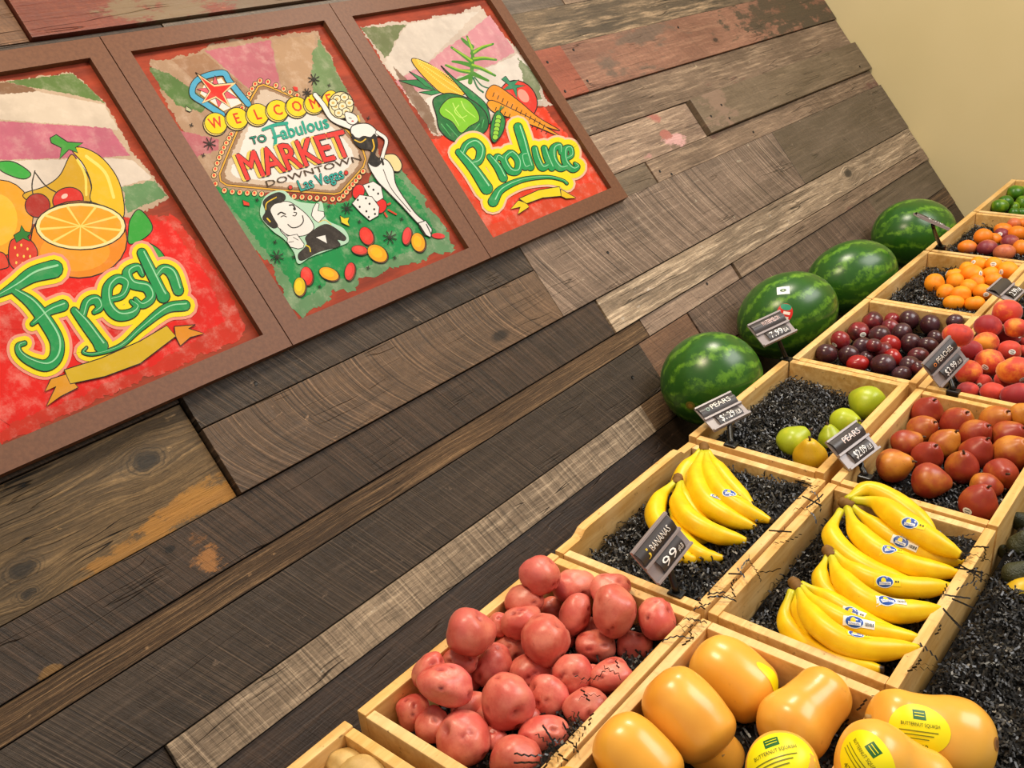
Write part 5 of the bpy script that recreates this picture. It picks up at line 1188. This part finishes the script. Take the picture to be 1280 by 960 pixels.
# ------------------------------------------------------------------ butternut squash
BUT = [(-1.0, 0.05), (-0.97, 0.35), (-0.80, 0.75), (-0.40, 1.0), (0.05, 1.0), (0.45, 0.90), (0.9, 0.84), (1.3, 0.82), (1.62, 0.66), (1.78, 0.35), (1.80, 0.05)]
LOZ = [(-1.25, 0.05), (-1.2, 0.42), (-0.95, 0.80), (-0.5, 0.97), (0.0, 1.0), (0.5, 0.97), (0.95, 0.86), (1.22, 0.50), (1.28, 0.05)]
SQ = [  # base end px, top end px, radius px, height above rim plane, toward-camera, profile, label
 ((905, 948), (880, 930), 30, -0.055, 0.2, LOZ, 'butternut squash mostly hidden under the others'),
 ((884, 826), (948, 868), 43, -0.030, 0.45, LOZ, 'butternut squash against the far board with a yellow label peeking out'),
 ((975, 912), (1040, 872), 45, -0.020, 0.45, BUT, 'butternut squash in the middle, neck towards the banana crate'),
 ((818, 848), (900, 938), 46, 0.000, 0.35, LOZ, 'long orange squash lying across the near left of the crate'),
 ((755, 912), (838, 985), 45, 0.004, 0.35, LOZ, 'yellow squash at the bottom edge nearest the potatoes'),
 ((700, 985), (730, 1010), 30, 0.0, 0.2, LOZ, 'squash tip showing at the very bottom of the picture'),
 ((1206, 930), (1118, 907), 54, 0.012, 0.05, BUT, 'butternut squash with a scarred base at the right, overhanging the crate'),
 ((1056, 936), (1178, 990), 50, 0.036, 0.0, BUT, 'large butternut squash with a torn yellow label at the bottom'),
 ((966, 940), (1005, 1010), 44, 0.045, 0.45, BUT, 'butternut squash seen end-on with a big yellow label')]
sq = []
for (a, b, rp, n, tz, prof, lab) in SQ:
    P = on_shelf((a[0] + b[0]) / 2, (a[1] + b[1]) / 2, n); k = depth(P) / FPX; r = rp * k
    d2 = CR * (b[0] - a[0]) * k - CU * (b[1] - a[1]) * k
    ax = (d2.normalized() * math.sqrt(1 - tz * tz) + CF * tz * (-1 if prof is LOZ else 1)).normalized()
    if prof is BUT: ax = -(-ax)
    zc = (prof[0][0] + prof[-1][0]) / 2
    shp = lathe_shape([(z_ - zc, q) for z_, q in prof], rr, 36, bend=0.10, lump=0.03)
    o = put('butternut_squash', shp, M['squash'], P, look(ax, rr.uniform(0, 6)), (r, r, r), lab, 'squash', 'butternut squash in a crate'); sq.append(o)
    top = P + ax * r * (prof[-1][0] - zc)
    stem(o, [top - ax * 0.006, top + ax * 0.006], 0.006, 0.005, M['stemtan'])
YL = (0.96, 0.90, 0.05)
def squash_label(o, px, py, ang, s_=1.0):
    g = (0.10, 0.38, 0.15)
    sticker(o, px, py, [('ell', (0, 0, 0.040 * s_, 0.034 * s_), YL), ('rect', (-0.009 * s_, 0.013 * s_, 0.009 * s_, 0.026 * s_), g), ('rect', (-0.007 * s_, 0.0175 * s_, 0.007 * s_, 0.0185 * s_), YL), ('rect', (-0.007 * s_, 0.0215 * s_, 0.007 * s_, 0.0225 * s_), YL), ('text', ('BUTTERNUT SQUASH', -0.026 * s_, 0.004 * s_, 0.0048 * s_, 0.052 * s_), (0.22, 0.24, 0.06))]
            + [('rect', (-0.028 * s_, (-0.002 - 0.005 * q) * s_, (0.024 - 0.006 * (q % 3)) * s_, (-0.0032 - 0.005 * q) * s_), (0.40, 0.42, 0.08)) for q in range(3)] + [('text', ('4759', -0.010 * s_, -0.027 * s_, 0.0075 * s_, 0), (0.22, 0.24, 0.06))], ang, 'label_sticker')
squash_label(sq[8], 970, 945, 8, 1.05); squash_label(sq[7], 1076, 948, -42, 0.95); squash_label(sq[6], 1150, 912, -8, 0.95)
sticker(sq[6], 1246, 930, [('ell', (0, 0, 0.008, 0.009), (0.62, 0.42, 0.22)), ('ell', (0, 0, 0.005, 0.0055), (0.45, 0.30, 0.16))], name='blossom_scar')
sticker(sq[1], 968, 850, [('ell', (0, 0, 0.03, 0.012), YL)], -60, 'label_sticker')

# ------------------------------------------------------------------ bananas
def f_ban(t):
    v = rv(t); s = t.n('ShaderNodeSeparateColor', inp={0: t.feat().outputs['Color']}).outputs
    n1 = t.noise(v, 30.0, 4, 0.6); n2 = t.noise(v, 110.0, 3, 0.65); n3 = t.noise(v, 26.0, 2)
    c = t.mix(t.ramp(n1, 0.35, 0.7), lin((0.92, 0.73, 0.03)), lin((0.95, 0.80, 0.07)))
    c = t.mix(t.math('MULTIPLY', t.ramp(s[0], 0.22, 0.02), 0.75), c, lin((0.70, 0.74, 0.16)))
    c = t.mix(t.math('MULTIPLY', t.ramp(n2, 0.70, 0.78), 0.5), c, lin((0.52, 0.33, 0.08)))
    c = t.mix(t.ramp(n3, 0.765, 0.79, 0, 0.8), c, lin((0.36, 0.20, 0.06)))
    c = t.mix(t.ramp(t.math('ADD', s[0], t.math('MULTIPLY', t.math('SUBTRACT', n1, 0.5), 0.03)), 0.968, 0.985), c, lin((0.20, 0.14, 0.08)))
    return c
M['banana'] = fruit_mat('banana_peel', f_ban, 0.38, 0.45)
M['crown'] = fruit_mat('banana_crown', lambda t: t.mix(t.noise(rv(t), 60.0, 4), lin((0.34, 0.22, 0.10)), lin((0.55, 0.40, 0.18))), 0.7, 0.3)
def banana(parent, path, rad):
    Q = catmull(path, 7); n = len(Q); seg = 15
    L = [0.0]
    for i in range(1, n): L.append(L[-1] + (Q[i] - Q[i - 1]).length)
    V, F, ft = [], [], []
    up = SN.copy()
    PR = [(0, .34), (.08, .36), (.16, .52), (.26, .86), (.38, 1.0), (.62, 1.02), (.80, .90), (.91, .62), (.965, .36), (.985, .30), (1.0, .26)]
    for i, q in enumerate(Q):
        t = L[i] / L[-1]
        for (a, ra), (b, rb) in zip(PR, PR[1:]):
            if a <= t <= b + 1e-9: f_ = ra + (rb - ra) * (t - a) / (b - a); break
        d = (Q[min(i + 1, n - 1)] - Q[max(i - 1, 0)]).normalized(); s_ = d.cross(up).normalized(); w = s_.cross(d)
        for k in range(seg):
            a = 2 * math.pi * k / seg; r_ = rad * f_ * (1 + 0.055 * math.cos(5 * a + 0.4))
            V.append(q + s_ * r_ * math.cos(a) + w * r_ * math.sin(a)); ft.append((t, k / seg, 0))
    for i in range(n - 1):
        for k in range(seg): F.append((i * seg + k, i * seg + (k + 1) % seg, (i + 1) * seg + (k + 1) % seg, (i + 1) * seg + k))
    F += [tuple(range(seg - 1, -1, -1)), tuple((n - 1) * seg + k for k in range(seg))]
    F = [f[::-1] for f in F]
    o = mk('banana', V, F, M['banana'], parent, origin=sum(Q, Vector()) / n, feat=ft)
    bm = bmesh.new(); bm.from_mesh(o.data); bmesh.ops.recalc_face_normals(bm, faces=bm.faces); bm.to_mesh(o.data); bm.free()
    GEO[o.name] = (V, F)
    return o
def bunch(label, crown, cn, paths, ox, oy, s, rad):
    C_ = on_shelf(ox + crown[0] * s, oy + crown[1] * s, cn)
    root = empty('banana_bunch', C_ - SN * 0.02, label, 'banana', 'bunches of bananas in the crates')
    objs = []
    for (pts, ns, rp) in paths:
        W = [on_shelf(ox + p[0] * s, oy + p[1] * s, n_) for p, n_ in zip(pts, ns)]
        W[0] = C_.lerp(W[0], 0.75)
        md = sum(depth(q) for q in W) / len(W)
        objs.append(banana(root, W, rp * s * md / FPX))
    # crown: stubby bundle where the stalks meet
    dirs = [(on_shelf(ox + p[0][0][0] * s, oy + p[0][0][1] * s, p[1][0]) - C_) for p in paths]
    back = -sum(dirs, Vector()); back = back.normalized() if back.length > 1e-5 else SN
    shp = lathe_shape([(-0.020, 0.003), (-0.018, 0.009), (-0.006, 0.0105), (0.003, 0.0095), (0.008, 0.007), (0.009, 0.002)], rr, 12, lump=0.0)
    q = look(back); V = [C_ + q @ Vector((v.x * (1 + 0.25 * noise.noise(v * 200)), v.y * (1 + 0.25 * noise.noise(v * 200)), v.z)) for v in shp[0]]
    mk('crown', V, shp[1], M['crown'], root, origin=C_, feat=shp[2])
    return objs
def lin_n(a, m, b, k): return [a + (m - a) * min(1, i / (k * 0.45)) if i < k * 0.45 else m + (b - m) * (i - k * 0.45) / (k * 0.55) for i in range(k)]
A_ = (680, 520, 0.3125)
a_objs = bunch('upper banana bunch in the crate with the bananas price sign', (640, 122), 0.028, [
  ([(618, 145), (588, 188), (560, 228), (546, 275), (562, 325), (610, 380)], lin_n(.024, .0, -.03, 6), 38),
  ([(662, 150), (690, 205), (735, 268), (790, 325), (840, 370)], lin_n(.024, .0, -.02, 5), 36),
  ([(632, 155), (608, 235), (638, 330), (730, 402), (860, 452)], lin_n(.024, .012, -.02, 5), 45),
  ([(648, 152), (662, 230), (712, 312), (800, 376), (915, 424)], lin_n(.024, .022, -.012, 5), 41)], *A_, 0)
b_objs = bunch('lower banana bunch behind the bananas price sign', (536, 248), 0.020, [
  ([(455, 440), (475, 500), (530, 552), (580, 572), (622, 570)], lin_n(-.012, -.012, -.014, 5), 38),
  ([(500, 420), (560, 500), (620, 552), (680, 566), (722, 566)], lin_n(-.01, -.01, -.012, 5), 38),
  ([(552, 270), (570, 340), (620, 410), (680, 450)], lin_n(.016, -.01, -.03, 4), 36),
  ([(522, 268), (468, 322), (446, 395), (480, 455), (565, 488), (664, 496)], lin_n(.016, .0, -.03, 6), 42),
  ([(545, 272), (538, 345), (585, 418), (690, 474), (820, 502)], lin_n(.016, .015, -.022, 5), 42)], *A_, 0)
B_ = (900, 560, 1 / 3)
c_objs = bunch('farthest banana bunch of the three in their crate', (463, 205), 0.022, [
  ([(448, 245), (418, 310), (448, 378), (535, 445), (650, 495), (760, 520)], lin_n(.018, -.008, -.02, 6), 44),
  ([(480, 188), (550, 158), (640, 192), (730, 255), (810, 320)], lin_n(.024, .016, -.015, 5), 40),
  ([(496, 215), (560, 275), (650, 342), (770, 405), (925, 432)], lin_n(.020, .0, -.025, 5), 38),
  ([(482, 232), (515, 315), (600, 392), (730, 448), (905, 472)], lin_n(.018, .006, -.025, 5), 46),
  ([(505, 192), (590, 210), (690, 282), (800, 352), (912, 408)], lin_n(.024, .03, -.008, 5), 48)], *B_, 0)
d_objs = bunch('middle banana bunch of the three in their crate', (404, 385), 0.010, [
  ([(402, 412), (378, 475), (400, 540), (480, 600), (580, 640)], lin_n(.006, -.012, -.025, 5), 36),
  ([(432, 395), (490, 452), (585, 502), (710, 525), (878, 520)], lin_n(.012, .004, -.022, 5), 44),
  ([(420, 410), (448, 480), (525, 560), (650, 612), (838, 604)], lin_n(.008, .008, -.020, 5), 48)], *B_, 0)
e_objs = bunch('nearest banana bunch of the three in their crate', (277, 505), 0.006, [
  ([(266, 545), (244, 625), (272, 695), (345, 755), (450, 805), (615, 832)], [.0, -.02, -.03, -.028, -.020, -.012], 46),
  ([(292, 540), (300, 610), (350, 690), (430, 740)], lin_n(.0, -.015, -.02, 4), 34),
  ([(312, 510), (370, 545), (470, 608), (580, 672), (690, 698)], lin_n(.006, -.004, -.025, 5), 40),
  ([(306, 516), (355, 580), (455, 645), (580, 690), (768, 718)], lin_n(.006, .006, -.02, 5), 40),
  ([(298, 525), (325, 605), (400, 690), (530, 752), (760, 752)], lin_n(.002, .010, -.018, 5), 48)], *B_, 0)
def ban_sticker(o, px, py, ang, code=False, s_=1.0, yellow=False):
    bl = (0.10, 0.30, 0.66)
    L_ = [('rect', (-0.017 * s_, -0.0075 * s_, (0.030 if code else 0.026) * s_, 0.0075 * s_), (0.95, 0.84, 0.10) if yellow else (0.93, 0.93, 0.92)), ('ell', (0, 0, 0.0145 * s_, 0.0105 * s_), (0.85, 0.90, 0.97)), ('ell', (0, 0, 0.0132 * s_, 0.0094 * s_), bl), ('ell', (-0.002 * s_, 0.0015 * s_, 0.004 * s_, 0.0055 * s_), (0.93, 0.82, 0.15)), ('rect', (-0.009 * s_, -0.0055 * s_, 0.010 * s_, -0.0005 * s_), (0.93, 0.95, 0.98)), ('text', ('Chiquita', -0.0085 * s_, -0.0045 * s_, 0.0034 * s_, 0.0175 * s_), bl)]
    if code:
        for q in range(6): L_.append(('rect', ((0.016 + 0.0022 * q) * s_, -0.0045 * s_, (0.0168 + 0.0022 * q + (0.0005 if q % 2 else 0)) * s_, 0.0015 * s_), (0.12, 0.12, 0.12)))
    else: L_ += [('rect', (0.017 * s_, -0.001 * s_, 0.0195 * s_, 0.002 * s_), (0.2, 0.2, 0.15)), ('rect', (0.021 * s_, -0.001 * s_, 0.0235 * s_, 0.002 * s_), (0.2, 0.2, 0.15))]
    sticker(o, px, py, L_, ang)
ban_sticker(a_objs[3], 912, 616, -30, s_=0.9, yellow=True); ban_sticker(a_objs[2], 894, 621, -45, s_=0.55)
ban_sticker(c_objs[4], 1137, 653.5, -25, yellow=True); ban_sticker(c_objs[2], 1126, 677, -32, True); ban_sticker(c_objs[3], 1112, 686, -28, s_=0.85, yellow=True)
ban_sticker(d_objs[1], 1106, 727, -5, s_=0.95, yellow=True); ban_sticker(d_objs[2], 1109, 750, -8, True)
ban_sticker(e_objs[2], 1064, 765, -25, s_=0.85); ban_sticker(e_objs[3], 1068, 777, -14, True); ban_sticker(e_objs[4], 1070, 793, -14, s_=0.85, yellow=True)

# ------------------------------------------------------------------ price sign holders
M['tagplastic'] = mat_flat('sign_holder_plastic', (0.58, 0.54, 0.54), 0.3, 0.6)
M['taglabel'] = mat_flat('sign_label_black', (0.22, 0.195, 0.19), 0.38, 0.5)
M['clip'] = mat_flat('sign_clip_black', (0.035, 0.033, 0.03), 0.35, 0.5)
def price_sign(label, cpx, dep, X, U, name_t, price_t, unit_t, name_col=(0.95, 0.93, 0.90), icon=None, foot=None, W=0.10, H=0.075, fn=0.0):
    d = ray(*cpx); P = CAM + d * dep
    x = Vector(X).normalized(); u = (Vector(U) - x * Vector(U).dot(x)).normalized(); nn = x.cross(u)
    root = empty('price_sign', P - u * H / 2, label, 'price sign', 'price signs clipped to the crates')
    fr = (P, x, u, nn)
    boxmesh('holder_plate', fr, (-W / 2, -H / 2, -0.004), (W / 2, H / 2, 0.0), M['tagplastic'], root, 0.0008)
    for y0, y1, hh in ((H / 2 - 0.005, H / 2, 0.004), (-0.004, 0.0015, 0.0055), (-H / 2, -H / 2 + 0.005, 0.006)):
        boxmesh('holder_rib', fr, (-W / 2, y0, 0.0), (W / 2, y1, hh), M['tagplastic'], root, 0.0008)
    def strip(x0, x1, y0, y1, bul, texts):
        V, F = [], []; n = 18
        def pt(xx, yy, off=0.0):
            t = (yy - y0) / (y1 - y0); return P + x * xx + u * yy + nn * (0.002 + bul * math.sin(math.pi * t) + off)
        for k in range(n + 1):
            yy = y0 + (y1 - y0) * k / n; V += [pt(x0, yy), pt(x1, yy)]
        for k in range(n): F.append((2 * k, 2 * k + 1, 2 * k + 3, 2 * k + 2))
        b = len(V); V += [v - nn * 0.0008 for v in V[:b]]
        F += [tuple(b + i for i in f[::-1]) for f in F]
        lab = mk('label_strip', V, F, M['taglabel'], root, smooth=True)
        for s_, cx, cy, h, wd, col in texts:
            tv, tt, w = text2d(s_); sx = wd / w
            VV = [pt(cx + a * sx, cy + b_ * h, 0.0012) for a, b_ in tv]
            mk('lettering', VV, [tuple(q) for q in tt], M['print'], lab, smooth=False, cols=[lin(col)] * len(VV))
    wt = (0.97, 0.96, 0.95)
    nt = [(name_t, -W * 0.20, 0.0115, 0.0125, W * 0.52, name_col)] if name_t else []
    if icon: nt.append((icon[0], -W * 0.34, 0.011, 0.014, W * 0.085, icon[1]))
    strip(-W / 2 + 0.002, W / 2 - 0.004, 0.002, H / 2 - 0.004, 0.0065, nt)
    strip(-W * 0.27, W * 0.36, -H / 2 + 0.005, -0.0035, 0.005, [(price_t, -W * 0.20, -H / 2 + 0.0105, 0.0165, W * 0.36, wt), (unit_t, W * 0.19, -H / 2 + 0.0105, 0.0095, W * 0.13, wt)])
    if foot:
        F0 = on_shelf(*foot, fn)
        boxmesh('clip', (F0, SU, SV, SN), (-0.011, -0.014, -0.026), (0.011, 0.014, 0.004), M['clip'], root, 0.003)
        a = P - u * H * 0.35 - nn * 0.006
        stem(root, [a, a.lerp(F0 + SN * 0.012, 0.5) - nn * 0.006, F0 + SN * 0.002], 0.0055, 0.0065, M['clip'], 'stalk')
    return root
OR = (0.92, 0.80, 0.25)
price_sign('BANANAS price sign reading 99 cents, on the nearest crate rim', (827, 685), 1.63, (.94, -.28, .21), (-.23, -.04, .97), 'BANANAS', '99', '\u00a2/LB', icon=('J', OR), foot=(846, 742), fn=-0.004)
price_sign('PEARS price sign reading 1.29, at the first watermelon', (903, 514), 2.14, (.90, -.42, -.13), (.33, .46, .82), 'PEARS', '$1.29', '/LB', icon=('o', (0.6, 0.7, 0.65)), foot=(914, 556), fn=-0.002)
price_sign('watermelon price sign reading 7.99, in front of the second melon', (965, 410.5), 2.42, (.87, -.47, -.13), (.31, .33, .89), 'WATERMELON', '7.99', 'EA', name_col=(0.97, 0.85, 0.84), foot=(983, 449), fn=0.0)
price_sign('PEARS price sign reading 2.09, over the red pears', (1066, 556.5), 1.97, (.97, -.25, -.04), (.1, .23, .97), 'PEARS', '$2.09', '/LB', name_col=(0.98, 0.90, 0.89), foot=(1082, 596), fn=-0.012)
price_sign('PEACHES price sign reading 3.99, between plums and peaches', (1181, 452), 2.22, (.84, -.51, .18), (-.23, -.04, .97), 'PEACHES', '$3.99', '/LB', icon=('o', (0.92, 0.55, 0.25)), foot=(1192, 489), fn=0.0)
price_sign('glossy price sign above the dark red peach at the right edge', (1258, 363), 2.58, (1.0, -.08, -.01), (.05, .54, .84), None, '2.99', '/LB', foot=(1277, 395), fn=-0.01)
price_sign('price sign seen edge-on in front of the farthest watermelon', (1164, 277), 2.98, tuple(CR * 0.92 - CU * 0.40), tuple(CF * 0.95 + CU * 0.32 + CR * 0.12), None, '$7.99', 'EA', foot=(1176, 308), fn=0.0)

# ------------------------------------------------------------------ labels for the look-alikes: their row from the wall and place in it
ORD = ['first', 'second', 'third', 'fourth', 'fifth', 'sixth', 'seventh', 'eighth', 'ninth']
def row_labels(name, default, short, per):
    obs = [o for o in COL.objects if o.parent is None and o.get('label') == default]
    if not obs: return
    q = {o.name: WORLD_ORG[o.name] - ORG for o in obs}
    obs.sort(key=lambda o: -q[o.name].dot(SV)); nr = max(1, round(len(obs) / per)); n = len(obs)
    for r_ in range(nr):
        row = sorted(obs[r_ * n // nr:(r_ + 1) * n // nr], key=lambda o: q[o.name].x)
        rown = 'in the row nearest the wall' if r_ == 0 else ('in the row farthest from the wall' if r_ == nr - 1 else 'in the %s row from the wall' % ORD[r_])
        for k, o in enumerate(row): o['label'] = '%s, %s from the near end %s' % (short, ORD[k], rown)
row_labels('red_potato', 'medium red potato packed among others in the heap', 'medium red potato', 6)
row_labels('red_pear', 'red pear standing among others in its crate', 'red pear', 4)
row_labels('plum', 'dark plum among others in the plum crate', 'dark plum', 5)
row_labels('apricot', 'orange apricot among others in the apricot crate', 'orange apricot', 4)
row_labels('peach', 'red and yellow peach among the others in its crate', 'red-yellow peach', 4)
row_labels('mango', 'orange mango with a pink blush among the others in its crate', 'orange-pink mango', 4)
row_labels('lime', 'glossy green lime in the far crate', 'glossy green lime', 3)
